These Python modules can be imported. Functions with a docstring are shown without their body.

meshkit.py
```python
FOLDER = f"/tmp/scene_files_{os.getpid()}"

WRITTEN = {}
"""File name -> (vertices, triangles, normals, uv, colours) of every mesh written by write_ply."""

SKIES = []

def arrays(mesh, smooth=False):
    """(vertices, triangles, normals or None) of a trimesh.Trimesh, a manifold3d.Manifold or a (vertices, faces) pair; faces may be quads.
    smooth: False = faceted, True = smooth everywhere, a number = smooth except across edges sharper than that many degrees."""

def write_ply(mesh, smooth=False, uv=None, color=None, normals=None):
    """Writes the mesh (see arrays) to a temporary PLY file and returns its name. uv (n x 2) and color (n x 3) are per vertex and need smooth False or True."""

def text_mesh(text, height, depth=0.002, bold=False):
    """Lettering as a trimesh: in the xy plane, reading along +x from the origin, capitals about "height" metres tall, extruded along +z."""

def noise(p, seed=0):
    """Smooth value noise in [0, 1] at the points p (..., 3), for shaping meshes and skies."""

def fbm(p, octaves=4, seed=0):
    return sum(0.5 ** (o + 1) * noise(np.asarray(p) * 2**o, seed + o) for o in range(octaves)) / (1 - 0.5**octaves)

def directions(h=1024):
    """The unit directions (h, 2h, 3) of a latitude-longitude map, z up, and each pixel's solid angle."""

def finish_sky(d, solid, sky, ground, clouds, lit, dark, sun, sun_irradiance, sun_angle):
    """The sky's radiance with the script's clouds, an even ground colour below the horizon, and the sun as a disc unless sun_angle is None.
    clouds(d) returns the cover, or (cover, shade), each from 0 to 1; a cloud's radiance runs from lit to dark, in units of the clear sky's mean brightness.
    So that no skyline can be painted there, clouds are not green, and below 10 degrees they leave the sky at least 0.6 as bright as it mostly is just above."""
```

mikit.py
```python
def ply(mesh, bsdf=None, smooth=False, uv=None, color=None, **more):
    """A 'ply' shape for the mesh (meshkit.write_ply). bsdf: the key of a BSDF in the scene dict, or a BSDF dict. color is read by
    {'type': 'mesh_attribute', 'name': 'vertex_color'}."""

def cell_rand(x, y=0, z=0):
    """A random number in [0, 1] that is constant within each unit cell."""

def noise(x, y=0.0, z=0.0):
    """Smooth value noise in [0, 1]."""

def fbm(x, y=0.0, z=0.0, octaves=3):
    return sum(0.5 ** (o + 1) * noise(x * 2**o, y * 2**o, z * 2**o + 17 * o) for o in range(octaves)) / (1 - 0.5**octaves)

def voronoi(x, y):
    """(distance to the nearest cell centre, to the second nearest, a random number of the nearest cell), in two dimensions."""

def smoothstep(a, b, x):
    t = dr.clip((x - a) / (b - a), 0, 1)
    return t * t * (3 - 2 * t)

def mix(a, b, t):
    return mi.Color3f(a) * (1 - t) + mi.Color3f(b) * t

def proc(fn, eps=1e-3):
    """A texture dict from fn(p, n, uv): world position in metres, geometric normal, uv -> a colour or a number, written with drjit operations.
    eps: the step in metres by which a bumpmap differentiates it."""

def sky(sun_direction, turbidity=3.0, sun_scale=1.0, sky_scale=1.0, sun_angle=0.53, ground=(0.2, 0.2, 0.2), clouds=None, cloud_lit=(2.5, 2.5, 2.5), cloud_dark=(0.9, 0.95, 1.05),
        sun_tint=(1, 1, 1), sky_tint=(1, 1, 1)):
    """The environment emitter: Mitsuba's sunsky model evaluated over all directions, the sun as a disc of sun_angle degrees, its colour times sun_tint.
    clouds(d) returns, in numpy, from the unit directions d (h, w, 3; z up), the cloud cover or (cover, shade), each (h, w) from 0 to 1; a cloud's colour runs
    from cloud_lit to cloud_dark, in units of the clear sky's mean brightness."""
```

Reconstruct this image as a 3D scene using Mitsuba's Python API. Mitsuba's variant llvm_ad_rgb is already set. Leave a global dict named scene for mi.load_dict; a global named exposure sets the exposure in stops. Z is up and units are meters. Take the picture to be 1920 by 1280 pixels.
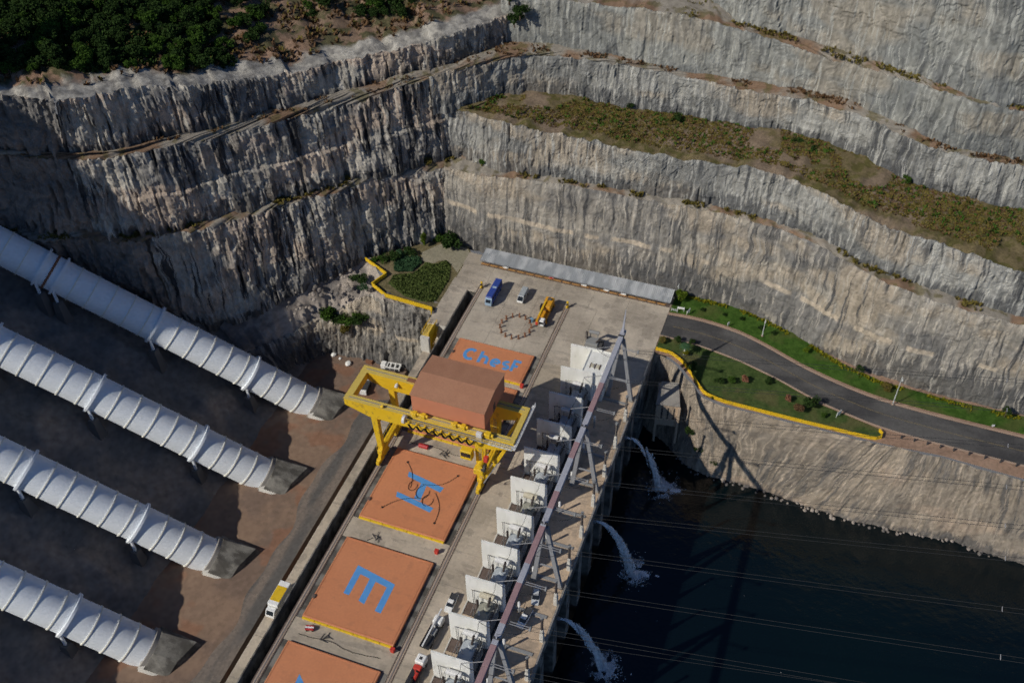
"""A hydroelectric power station in a quarried rock basin, seen from a helicopter: code-built scene for Mitsuba 3."""
import math
import numpy as np
import trimesh
import drjit as dr
import mitsuba as mi
import mikit
import meshkit
from mikit import proc, noise, fbm, cell_rand, smoothstep, mix, voronoi

T = mi.ScalarTransform4f
scene, labels = {'type': 'scene'}, {}

# ------------------------------------------------------------------ camera, light, exposure
# World: x runs along the powerhouse (away from the camera), y upstream, z up; the machine deck is z = 0.
CAM = np.array([-129.28, -73.02, 193.68])
FWD = np.array([0.6646, 0.2544, -0.7025])
DOWN = np.array([-0.6620, -0.2292, -0.7134])
scene['camera'] = {'type': 'thinlens', 'fov': 52.36, 'fov_axis': 'x', 'near_clip': 1.0, 'far_clip': 3000.0,
                   'aperture_radius': 0.10, 'focus_distance': 95.0,
                   'to_world': T().look_at(origin=CAM.tolist(), target=(CAM + FWD * 100).tolist(), up=(-DOWN).tolist())}
SUN = np.array([-1.0, 0.86, 1.0])
scene['sky'] = mikit.sky(SUN, turbidity=2.5, sun_scale=1.0, sky_scale=0.55, sky_tint=(0.80, 0.97, 1.25), sun_tint=(0.86, 1.0, 1.25))
exposure = 1.4

# ------------------------------------------------------------------ helpers
def numbered(k):
    if k not in scene and k not in labels and not any(s.startswith(k + '__') for s in scene):
        return k
    i = 1
    while True:
        c = f'{k}_{i:03d}'
        if c not in scene and c not in labels:
            return c
        i += 1

def thing(name, label, cat, group=None):
    k = numbered(name)
    labels[k] = {'label': label, 'category': cat}
    if group:
        labels[k]['group'] = group
    return k

def put(key, mesh, mat, smooth=False, **kw):
    d = mesh if isinstance(mesh, dict) else mikit.ply(mesh, mat, smooth=smooth, **kw)
    scene[key] = d
    return key

def part(parent, name, mesh, mat, label=None, smooth=False, kind=None, to_world=None, **kw):
    k = parent + '__' + name
    if k in scene:
        i = 1
        while f'{k}_{i:03d}' in scene:
            i += 1
        k = f'{k}_{i:03d}'
    put(k, mesh, mat, smooth, **kw)
    if to_world is not None:
        scene[k] = {**scene[k], 'to_world': to_world}
    if label or kind:
        labels[k] = {}
        if label:
            labels[k]['label'] = label
        if kind:
            labels[k]['kind'] = kind
    return k

def single(name, mesh, mat, label, cat, group=None, smooth=False, to_world=None, **kw):
    k = thing(name, label, cat, group)
    put(k, mesh, mat, smooth, **kw)
    if to_world is not None:
        scene[k] = {**scene[k], 'to_world': to_world}
    return k

def struct(name, mesh, mat, label, cat, smooth=False, kind='structure', **kw):
    k = numbered(name)
    put(k, mesh, mat, smooth, **kw)
    labels[k] = {'label': label, 'category': cat, 'kind': kind}
    return k

def copy_of(src, name, label, cat, tf, group=None):
    """A copy of the thing src (its parts and sub-parts) under a new key, moved by tf."""
    k = thing(name, label, cat, group)
    for s in [s for s in scene if s == src or s.startswith(src + '__')]:
        d = scene[s]
        scene[k + s[len(src):]] = {**d, 'to_world': tf @ d['to_world'] if 'to_world' in d else tf}
    return k

def cat(ms):
    V, F, o = [], [], 0
    for m in ms:
        v, f = (m.vertices, m.faces) if hasattr(m, 'vertices') else m
        v, f = np.asarray(v, float), np.asarray(f, int)
        if f.shape[1] == 4:
            f = np.vstack([f[:, [0, 1, 2]], f[:, [0, 2, 3]]])
        V.append(v); F.append(f + o); o += len(v)
    return np.vstack(V), np.vstack(F)

BF = np.array([[0, 1, 3, 2], [4, 6, 7, 5], [0, 4, 5, 1], [2, 3, 7, 6], [0, 2, 6, 4], [1, 5, 7, 3]])
def bb(x0, x1, y0, y1, z0, z1):
    return np.array([[x, y, z] for x in (x0, x1) for y in (y0, y1) for z in (z0, z1)], float), BF

def box(c, s, rz=0.0):
    v, f = bb(-s[0] / 2, s[0] / 2, -s[1] / 2, s[1] / 2, -s[2] / 2, s[2] / 2)
    return rotz(v, rz) + np.asarray(c, float), f

def rotz(v, a):
    c, s = math.cos(a), math.sin(a)
    return np.asarray(v, float) @ np.array([[c, s, 0], [-s, c, 0], [0, 0, 1]])

def cbb(x0, x1, y0, y1, z0, z1, ch=0.1):
    """A chamfered box."""
    P = []
    for sx, ax in ((1, x0), (-1, x1)):
        for sy, ay in ((1, y0), (-1, y1)):
            for sz, az in ((1, z0), (-1, z1)):
                P += [[ax, ay + sy * ch, az + sz * ch], [ax + sx * ch, ay, az + sz * ch], [ax + sx * ch, ay + sy * ch, az]]
    return hull(P)

def hull(P):
    m = trimesh.convex.convex_hull(np.asarray(P, float))
    return np.array(m.vertices), np.array(m.faces)

def frame_of(p0, p1):
    z = np.asarray(p1, float) - np.asarray(p0, float)
    z = z / np.linalg.norm(z)
    a = np.array([0, 0, 1.0]) if abs(z[2]) < 0.9 else np.array([1.0, 0, 0])
    x = np.cross(a, z); x /= np.linalg.norm(x)
    return x, np.cross(z, x), z

def cyl(p0, p1, r0, r1=None, n=12, caps=True):
    r1 = r0 if r1 is None else r1
    p0, p1 = np.asarray(p0, float), np.asarray(p1, float)
    x, y, _ = frame_of(p0, p1)
    a = np.arange(n) * 2 * np.pi / n
    ring = np.cos(a)[:, None] * x + np.sin(a)[:, None] * y
    V = np.vstack([p0 + ring * r0, p1 + ring * r1, [p0], [p1]])
    i = np.arange(n); j = (i + 1) % n
    F = [np.stack([i, j, j + n], 1), np.stack([i, j + n, i + n], 1)]
    if caps:
        F += [np.stack([j, i, i * 0 + 2 * n], 1), np.stack([i + n, j + n, i * 0 + 2 * n + 1], 1)]
    return V, np.vstack(F)

def beam(p0, p1, w, h=None, w1=None, h1=None):
    """A square bar from p0 to p1; w across (level), h upright."""
    h = w if h is None else h
    w1 = w if w1 is None else w1
    h1 = h if h1 is None else h1
    p0, p1 = np.asarray(p0, float), np.asarray(p1, float)
    x, y, _ = frame_of(p0, p1)
    V = []
    for p, a, b in ((p0, w, h), (p1, w1, h1)):
        V += [p - x * a / 2 - y * b / 2, p + x * a / 2 - y * b / 2, p + x * a / 2 + y * b / 2, p - x * a / 2 + y * b / 2]
    F = [[3, 2, 1, 0], [4, 5, 6, 7]] + [[i, (i + 1) % 4, (i + 1) % 4 + 4, i + 4] for i in range(4)]
    return np.array(V), np.array(F)

def tube(pts, r, n=6):
    p = np.asarray(pts, float)
    t = np.gradient(p, axis=0); t /= np.linalg.norm(t, axis=1, keepdims=True) + 1e-9
    up = np.array([0, 0, 1.0]) if np.abs(t[:, 2]).max() < 0.95 else np.array([0.3, 1.0, 0.1])
    a = np.cross(t, up); a /= np.linalg.norm(a, axis=1, keepdims=True) + 1e-9
    b = np.cross(t, a)
    g = np.arange(n) * 2 * np.pi / n
    rr = np.broadcast_to(np.asarray(r, float), (len(p),))[:, None, None]
    V = (p[:, None] + rr * (np.cos(g)[None, :, None] * a[:, None] + np.sin(g)[None, :, None] * b[:, None])).reshape(-1, 3)
    i, j = np.meshgrid(np.arange(len(p) - 1), np.arange(n), indexing='ij')
    q = np.stack([i * n + j, i * n + (j + 1) % n, (i + 1) * n + (j + 1) % n, (i + 1) * n + j], -1).reshape(-1, 4)
    caps = [[0, k, k + 1] for k in range(1, n - 1)] + [[(len(p) - 1) * n, (len(p) - 1) * n + k + 1, (len(p) - 1) * n + k] for k in range(1, n - 1)]
    return V, np.vstack([q[:, [0, 1, 2]], q[:, [0, 2, 3]], np.array(caps)])

def sheet(poly, z0, z1):
    """A flat slab over a plan polygon (list of x, y)."""
    from shapely.geometry import Polygon
    p = Polygon(poly).buffer(0)
    ms = [trimesh.creation.extrude_polygon(g, z1 - z0, engine='earcut') for g in getattr(p, 'geoms', [p])]
    v, f = cat(ms)
    v[:, 2] += z0
    return v, f

def grid(P):
    """Triangles of a grid of points P (n, m, 3)."""
    n, m = P.shape[:2]
    i, j = np.meshgrid(np.arange(n - 1), np.arange(m - 1), indexing='ij')
    a = i * m + j
    F = np.stack([a, a + m, a + m + 1, a + 1], -1).reshape(-1, 4)
    return P.reshape(-1, 3), np.vstack([F[:, [0, 1, 2]], F[:, [0, 2, 3]]])

def nz(u, v=0.0, w=0.0, seed=0):
    u, v, w = np.broadcast_arrays(np.asarray(u, float), v, w)
    return meshkit.noise(np.stack([u, v, w], -1), seed)

def along(poly, n=None, step=None, sigma=0.0):
    """Resample a polyline; sigma (metres) rounds it."""
    p = np.asarray(poly, float)
    s = np.r_[0, np.cumsum(np.linalg.norm(np.diff(p, axis=0), axis=1))]
    n = n or max(2, int(s[-1] / step) + 1)
    t = np.linspace(0, s[-1], n)
    q = np.stack([np.interp(t, s, p[:, k]) for k in range(p.shape[1])], 1)
    if sigma:
        k = max(1, int(3 * sigma / (s[-1] / (n - 1))))
        w = np.exp(-0.5 * (np.arange(-k, k + 1) * (s[-1] / (n - 1)) / sigma) ** 2); w /= w.sum()
        ext = np.vstack([2 * q[0] - q[k:0:-1], q, 2 * q[-1] - q[-2:-k - 2:-1]])
        q = np.stack([np.convolve(ext[:, i], w, 'valid') for i in range(q.shape[1])], 1)
    return q

# ------------------------------------------------------------------ materials
def rgb(*c):
    return {'type': 'rgb', 'value': list(c)}

def mat(key, color, rough=0.8, metallic=0.0, spec=0.3, bump=None, **kw):
    c = color if isinstance(color, dict) else (proc(color) if callable(color) else rgb(*color))
    b = {'type': 'principled', 'base_color': c, 'roughness': rough, 'metallic': metallic, 'specular': spec, **kw}
    if bump is not None:
        b = {'type': 'bumpmap', 'arbitrary': {**proc(bump, eps=0.05)}, 'scale': 1.0, 'bsdf': b}
    scene[key] = {'type': 'twosided', 'bsdf': b}
    return key

def rock_color(c0, c1, streak, dens, tan, k, foot=0.0, band=0.0):
    """Quarried granite: pale and tan patches, dark and light mineral stains that run down from the joints (uv in metres).
    foot: how high the dark wet fingers climb from the foot; band: height of a pale line left by the drilling."""
    def fn(p, n, uv):
        u, v = uv.x, uv.y
        patch = fbm(u * 0.08 + k, v * 0.13, 1.3 * k, octaves=4)
        c = mix(c0, c1, smoothstep(0.40, 0.60, patch))
        c = mix(c, tan, smoothstep(0.50, 0.66, fbm(u * 0.05 + 31, v * 0.12 + k, 7.0, octaves=4)) * 0.8)
        wob = u + 1.1 * (noise(u * 0.35, v * 0.25, 3.0) - 0.5) + 0.35 * (noise(u * 1.1, v * 0.9, 4.0) - 0.5)
        s1 = fbm(wob * 0.6, v * 0.05, 11.0 + k, octaves=3)
        s2 = fbm(wob * 1.9, v * 0.10, 5.0 + k, octaves=3)
        s3 = noise(wob * 3.6, v * 0.30, 15.0 + k)
        zone = smoothstep(0.38, 0.60, fbm(u * 0.07 + 9, v * 0.09 + k, 2.0, octaves=4))
        d = dens * (0.2 + 0.8 * zone) * smoothstep(0.50, 0.62, 0.45 * s1 + 0.40 * s2 + 0.15 * s3)
        if foot:
            reach = foot * (0.35 + 1.5 * (fbm(u * 0.035, 3.0, k, octaves=2) - 0.3)) * (0.3 + 1.4 * s2)
            d = dr.maximum(d, 0.72 * smoothstep(0.0, 1.4, reach - v))
        c = mix(c, streak, dr.minimum(d, 0.93))
        light = smoothstep(0.58, 0.70, 0.6 * fbm(wob * 1.3 + 71, v * 0.08, 19.0, octaves=3) + 0.4 * s3) * 0.6
        c = mix(c, [min(1, x * 1.45) for x in c1], light)
        if band:
            w = dr.abs(v - band - 3.0 * (noise(u * 0.05, 2.0, k) - 0.5))
            c = mix(c, [min(1, x * 1.35) for x in tan], (1 - smoothstep(0.4, 1.0, w)) * smoothstep(0.42, 0.56, noise(u * 0.28, 5.0, k)) * 0.75)
        g = fbm(u * 1.5, v * 1.1, k, octaves=3)
        h = noise(wob * 1.4, v * 0.22, 23.0)
        return c * (0.50 + 0.62 * g + 0.38 * h)
    return fn

mat('rock_pale', rock_color((0.19, 0.19, 0.18), (0.31, 0.305, 0.28), (0.07, 0.073, 0.078), 0.85, (0.35, 0.30, 0.235), 1.0, foot=4.0), 0.95, spec=0.1)
mat('rock_low', rock_color((0.19, 0.182, 0.17), (0.31, 0.285, 0.245), (0.072, 0.073, 0.076), 0.85, (0.38, 0.32, 0.245), 4.0, foot=11.0, band=12.0), 0.95, spec=0.1)
mat('rock_high', rock_color((0.19, 0.195, 0.185), (0.275, 0.275, 0.25), (0.09, 0.094, 0.098), 0.7, (0.30, 0.27, 0.22), 8.0), 0.95, spec=0.1)
mat('rock_dark', rock_color((0.19, 0.182, 0.172), (0.37, 0.345, 0.30), (0.036, 0.037, 0.040), 1.45, (0.40, 0.32, 0.255), 13.0, foot=5.0), 0.95, spec=0.1)
mat('rock_warm', rock_color((0.24, 0.205, 0.165), (0.31, 0.258, 0.20), (0.095, 0.094, 0.094), 0.7, (0.365, 0.285, 0.215), 17.0, foot=3.5), 0.95, spec=0.1)
mat('support_concrete', (0.13, 0.125, 0.12), 0.9, spec=0.1)

def ledge_color(p, n, uv):
    a = fbm(p.x * 0.12, p.y * 0.12, octaves=4)
    b = fbm(p.x * 0.5 + 9, p.y * 0.5, octaves=3)
    c = mix((0.26, 0.235, 0.20), (0.21, 0.14, 0.095), smoothstep(0.45, 0.62, a))
    c = mix(c, (0.115, 0.10, 0.045), smoothstep(0.55, 0.70, b) * 0.7)
    return c * (0.75 + 0.5 * fbm(p.x * 2.1, p.y * 2.1, p.z, octaves=2))
mat('ledge', ledge_color, 0.95, spec=0.05)

def terrace_color(p, n, uv):
    a = fbm(p.x * 0.09, p.y * 0.07, octaves=4)
    b = fbm(p.x * 0.7 + 5, p.y * 0.7, octaves=3)
    c = mix((0.10, 0.09, 0.035), (0.15, 0.12, 0.065), smoothstep(0.4, 0.6, b))
    c = mix(c, (0.19, 0.145, 0.105), smoothstep(0.52, 0.66, a))
    return c * (0.7 + 0.6 * fbm(p.x * 2.3, p.y * 2.3, octaves=2))
mat('terrace', terrace_color, 0.95, spec=0.05)

def plateau_color(p, n, uv):
    """Bare granite shows in a strip along the quarry edge, then brown earth (uv.y: metres from the edge)."""
    a = fbm(p.x * 0.10, p.y * 0.10, octaves=4)
    b = fbm(p.x * 0.4 + 3, p.y * 0.4, octaves=3)
    c = mix((0.17, 0.12, 0.085), (0.25, 0.165, 0.115), smoothstep(0.4, 0.6, a))
    c = mix(c, (0.085, 0.078, 0.042), smoothstep(0.44, 0.62, b))
    rock = mix((0.20, 0.19, 0.175), (0.36, 0.34, 0.30), smoothstep(0.35, 0.62, fbm(p.x * 0.5, p.y * 0.5, p.z * 0.5, octaves=4)))
    edge = smoothstep(-1.0, 1.5, 1.5 + 9.0 * fbm(p.x * 0.09 + 5, p.y * 0.09, octaves=3) + 2.0 * (b - 0.5) - uv.y)
    return mix(c, rock, edge) * (0.6 + 0.8 * fbm(p.x * 1.7, p.y * 1.7, octaves=3))
mat('plateau_soil', plateau_color, 0.95, spec=0.05)

def rubble_color(p, n, uv):
    a = fbm(p.x * 0.25, p.y * 0.25, p.z * 0.25, octaves=4)
    c = mix((0.17, 0.155, 0.145), (0.36, 0.315, 0.275), smoothstep(0.36, 0.6, a))
    return c * (0.7 + 0.6 * fbm(p.x * 1.5, p.y * 1.5, p.z * 1.5, octaves=3))
mat('rubble', rubble_color, 0.95, spec=0.1)

def slope_color(p, n, uv):
    a = fbm(p.x * 0.10, p.y * 0.10, p.z * 0.10, octaves=4)
    c = mix((0.155, 0.148, 0.14), (0.26, 0.215, 0.18), smoothstep(0.38, 0.66, a))
    return c * (0.6 + 0.8 * fbm(p.x * 0.9, p.y * 0.9, p.z * 0.9, octaves=3))
mat('slope_rock', slope_color, 0.95, spec=0.1)

def deck_color(c0, c1):
    def fn(p, n, uv):
        a = fbm(p.x * 0.11 + 3, p.y * 0.11, octaves=4)
        c = mix(c0, c1, smoothstep(0.36, 0.64, a))
        s = fbm(p.x * 0.9, p.y * 0.22 + 11, octaves=3)
        c = mix(c, (0.20, 0.175, 0.15), smoothstep(0.56, 0.80, s) * 0.4)
        o = smoothstep(0.66, 0.76, fbm(p.x * 0.33 + 40, p.y * 0.4 + 7, octaves=3))
        c = mix(c, (0.17, 0.15, 0.13), o * 0.35)
        r = cell_rand(dr.floor(p.x / 9.0 + 0.5), dr.floor(p.y / 6.0))
        return c * (0.86 + 0.28 * fbm(p.x * 2.3, p.y * 2.3, octaves=3)) * (0.93 + 0.14 * r)
    return fn
mat('deck_concrete', deck_color((0.36, 0.315, 0.26), (0.46, 0.405, 0.335)), 0.9, spec=0.15)
mat('strip_concrete', deck_color((0.385, 0.33, 0.26), (0.48, 0.41, 0.325)), 0.9, spec=0.15)
mat('side_concrete', deck_color((0.42, 0.325, 0.235), (0.50, 0.385, 0.28)), 0.9, spec=0.15)
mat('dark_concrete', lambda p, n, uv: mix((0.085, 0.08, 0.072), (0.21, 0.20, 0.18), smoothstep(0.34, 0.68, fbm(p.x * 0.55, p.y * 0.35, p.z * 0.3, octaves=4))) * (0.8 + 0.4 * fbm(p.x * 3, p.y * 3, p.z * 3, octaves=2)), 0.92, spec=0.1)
mat('pier_concrete', lambda p, n, uv: mix((0.22, 0.205, 0.19), (0.34, 0.32, 0.29), fbm(p.x * 0.6, p.y * 0.6, p.z * 0.6, octaves=3)), 0.9, spec=0.1)
mat('pale_concrete', lambda p, n, uv: mix((0.48, 0.46, 0.42), (0.62, 0.60, 0.55), fbm(p.x * 0.5, p.y * 0.5, p.z * 0.25, octaves=4)) * (0.9 + 0.2 * noise(p.x * 3, p.y * 3, p.z)), 0.85, spec=0.15)

def white_wall(p, n, uv):
    a = fbm(p.x * 0.6 + 2, p.y * 0.9, p.z * 0.18, octaves=4)
    c = mix((0.70, 0.70, 0.66), (0.78, 0.78, 0.75), smoothstep(0.3, 0.6, a))
    return mix(c, (0.40, 0.37, 0.30), smoothstep(0.66, 0.86, fbm(p.x * 3 + 4, p.y * 2.2, p.z * 0.5 + 3, octaves=3)) * 0.55)
mat('white_paint', white_wall, 0.6, spec=0.3)

def orange_paint(p, n, uv):
    a = fbm(p.x * 0.18, p.y * 0.2, octaves=4)
    c = mix((0.52, 0.205, 0.098), (0.58, 0.24, 0.12), a)
    d = smoothstep(0.60, 0.80, fbm(p.x * 0.7 + 9, p.y * 0.5, octaves=4))
    c = mix(c, (0.40, 0.17, 0.09), d * 0.35)
    return c * (0.92 + 0.16 * noise(p.x * 4, p.y * 4, p.z * 4))
mat('orange_paint', orange_paint, 0.55, spec=0.25)
mat('house_roof', lambda p, n, uv: mix((0.36, 0.175, 0.105), (0.41, 0.21, 0.13), fbm(p.x * 0.4, p.y * 0.5, octaves=4)) * (0.93 + 0.14 * noise(p.x * 5, p.y * 5)), 0.7, spec=0.2)
mat('house_wall', lambda p, n, uv: mix((0.49, 0.19, 0.11), (0.53, 0.215, 0.125), fbm(p.y * 0.5, p.z * 0.4, p.x * 0.4, octaves=3)), 0.6, spec=0.25)
def yellow_paint(p, n, uv):
    a = fbm(p.x * 0.5, p.y * 0.5, p.z * 0.5, octaves=4)
    c = mix((0.68, 0.43, 0.012), (0.72, 0.48, 0.03), a)
    return mix(c, (0.30, 0.20, 0.05), smoothstep(0.60, 0.80, fbm(p.x * 1.3 + 3, p.y * 1.3, p.z * 0.6, octaves=3)) * 0.5)
mat('yellow_paint', yellow_paint, 0.5, spec=0.3)
mat('yellow_top', lambda p, n, uv: mix((0.62, 0.47, 0.12), (0.55, 0.40, 0.09), fbm(p.x, p.y * 0.7, p.z, octaves=4)), 0.7, spec=0.2)
mat('blue_letter', lambda p, n, uv: mix((0.085, 0.275, 0.60), (0.11, 0.31, 0.62), noise(p.x * 1.5, p.y * 1.5)), 0.6, spec=0.2)

mat('pipe_white', lambda p, n, uv: mix((0.70, 0.74, 0.78), (0.78, 0.81, 0.84), fbm(p.x * 0.35, p.y * 0.35, p.z * 0.35, octaves=4)) * (0.94 + 0.12 * noise(p.x * 2, p.y * 2, p.z * 2)), 0.5, spec=0.35)
mat('ring_cream', (0.70, 0.68, 0.60), 0.6, spec=0.25)
mat('rust', lambda p, n, uv: mix((0.16, 0.07, 0.04), (0.30, 0.15, 0.09), fbm(p.x * 1.3, p.y * 1.3, p.z * 1.3)), 0.8, spec=0.15)

mat('asphalt', lambda p, n, uv: mix((0.062, 0.061, 0.063), (0.105, 0.102, 0.10), smoothstep(0.3, 0.7, fbm(p.x * 0.25, p.y * 0.12, octaves=4))) * (0.85 + 0.3 * noise(p.x * 3, p.y * 3)), 0.9, spec=0.15)
mat('old_asphalt', lambda p, n, uv: mix((0.115, 0.108, 0.103), (0.20, 0.165, 0.14), smoothstep(0.3, 0.68, fbm(p.x * 0.07, p.y * 0.4, octaves=4))) * (0.85 + 0.3 * noise(p.x * 2, p.y * 2)), 0.9, spec=0.1)
mat('dirt', lambda p, n, uv: mix(mix((0.24, 0.165, 0.12), (0.19, 0.135, 0.105), smoothstep(0.38, 0.6, fbm(p.x * 0.1, p.y * 0.1, octaves=4))), (0.26, 0.13, 0.08), smoothstep(0.55, 0.7, fbm(p.x * 0.16 + 7, p.y * 0.16, octaves=3)) * 0.6) * (0.8 + 0.4 * fbm(p.x, p.y, octaves=3)), 0.95, spec=0.05)
mat('shoulder', lambda p, n, uv: mix((0.27, 0.175, 0.125), (0.33, 0.225, 0.165), fbm(p.x * 0.3, p.y * 0.3, octaves=4)) * (0.8 + 0.4 * noise(p.x * 2.5, p.y * 2.5)), 0.95, spec=0.05)
mat('gravel', lambda p, n, uv: mix((0.24, 0.225, 0.165), (0.30, 0.27, 0.20), fbm(p.x * 0.3, p.y * 0.3, octaves=4)) * (0.8 + 0.4 * noise(p.x * 3, p.y * 3)), 0.95, spec=0.05)
mat('kerb', (0.36, 0.27, 0.21), 0.9, spec=0.1)
mat('faded_line', (0.21, 0.16, 0.075), 0.9, spec=0.1)

def lawn_fn(c0, c1, dry):
    def fn(p, n, uv):
        a = fbm(p.x * 0.16, p.y * 0.16, octaves=4)
        b = fbm(p.x * 1.1 + 3, p.y * 1.1, octaves=3)
        c = mix(c0, c1, smoothstep(0.34, 0.66, b))
        return mix(c, dry, smoothstep(0.53, 0.70, a) * 0.7) * (0.75 + 0.5 * noise(p.x * 4, p.y * 4))
    return fn
mat('lawn_bright', lawn_fn((0.038, 0.080, 0.014), (0.055, 0.108, 0.020), (0.085, 0.098, 0.032)), 0.95, spec=0.05)
mat('lawn_dull', lawn_fn((0.046, 0.074, 0.022), (0.066, 0.096, 0.030), (0.11, 0.10, 0.045)), 0.95, spec=0.05)
mat('garden_soil', lawn_fn((0.12, 0.105, 0.055), (0.16, 0.135, 0.075), (0.20, 0.16, 0.10)), 0.95, spec=0.05)

def leaf(key, c0, c1):
    f = proc(lambda p, n, uv: mix(c0, c1, noise(p.x * 1.4, p.y * 1.4, p.z * 1.4)) * (0.75 + 0.5 * noise(p.x * 9, p.y * 9, p.z * 9)))
    scene[key] = {'type': 'twosided', 'bsdf': {'type': 'diffuse', 'reflectance': f}}
leaf('leaf_dark', (0.018, 0.036, 0.012), (0.045, 0.080, 0.022))
leaf('leaf_green', (0.030, 0.065, 0.012), (0.065, 0.12, 0.022))
leaf('leaf_bright', (0.070, 0.12, 0.012), (0.13, 0.18, 0.022))
leaf('leaf_olive', (0.10, 0.088, 0.025), (0.17, 0.135, 0.038))
leaf('leaf_brown', (0.10, 0.062, 0.032), (0.17, 0.10, 0.055))
leaf('leaf_yellow', (0.15, 0.16, 0.012), (0.24, 0.22, 0.022))
leaf('leaf_pink', (0.20, 0.09, 0.05), (0.36, 0.17, 0.115))
leaf('leaf_teal', (0.035, 0.078, 0.038), (0.052, 0.105, 0.048))
leaf('leaf_moss', (0.070, 0.10, 0.028), (0.105, 0.135, 0.042))
mat('bark', (0.12, 0.09, 0.065), 0.95, spec=0.05)

mat('steel_beam', lambda p, n, uv: mix((0.30, 0.31, 0.36), (0.40, 0.41, 0.46), fbm(p.x * 0.6, p.y, p.z, octaves=3)), 0.6, spec=0.3)
mat('red_beam', lambda p, n, uv: mix((0.26, 0.17, 0.18), (0.36, 0.23, 0.24), fbm(p.x * 1.1, p.y, p.z, octaves=3)), 0.7, spec=0.2)
mat('steel_leg', (0.27, 0.275, 0.29), 0.6, spec=0.3)
mat('steel_dark', (0.055, 0.055, 0.058), 0.5, spec=0.3)
mat('steel_grey', (0.24, 0.245, 0.25), 0.5, spec=0.3)
mat('tank_grey', lambda p, n, uv: mix((0.36, 0.40, 0.44), (0.47, 0.51, 0.55), fbm(p.x * 0.6, p.y * 0.6, p.z, octaves=3)), 0.5, spec=0.3)
mat('tank_olive', lambda p, n, uv: mix((0.28, 0.28, 0.24), (0.36, 0.36, 0.31), fbm(p.x * 0.6, p.y * 0.6, p.z, octaves=3)), 0.6, spec=0.3)
mat('grate_brown', lambda p, n, uv: mix((0.10, 0.075, 0.065), (0.15, 0.115, 0.10), noise(p.x * 2, p.y * 2)), 0.9, spec=0.1)
mat('pit_dark', (0.05, 0.05, 0.052), 0.95, spec=0.05)
mat('beige_box', (0.50, 0.46, 0.36), 0.7, spec=0.2)
mat('porcelain', (0.045, 0.035, 0.032), 0.3, spec=0.5)
mat('disc_grey', (0.30, 0.30, 0.31), 0.5, spec=0.3)
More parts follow.
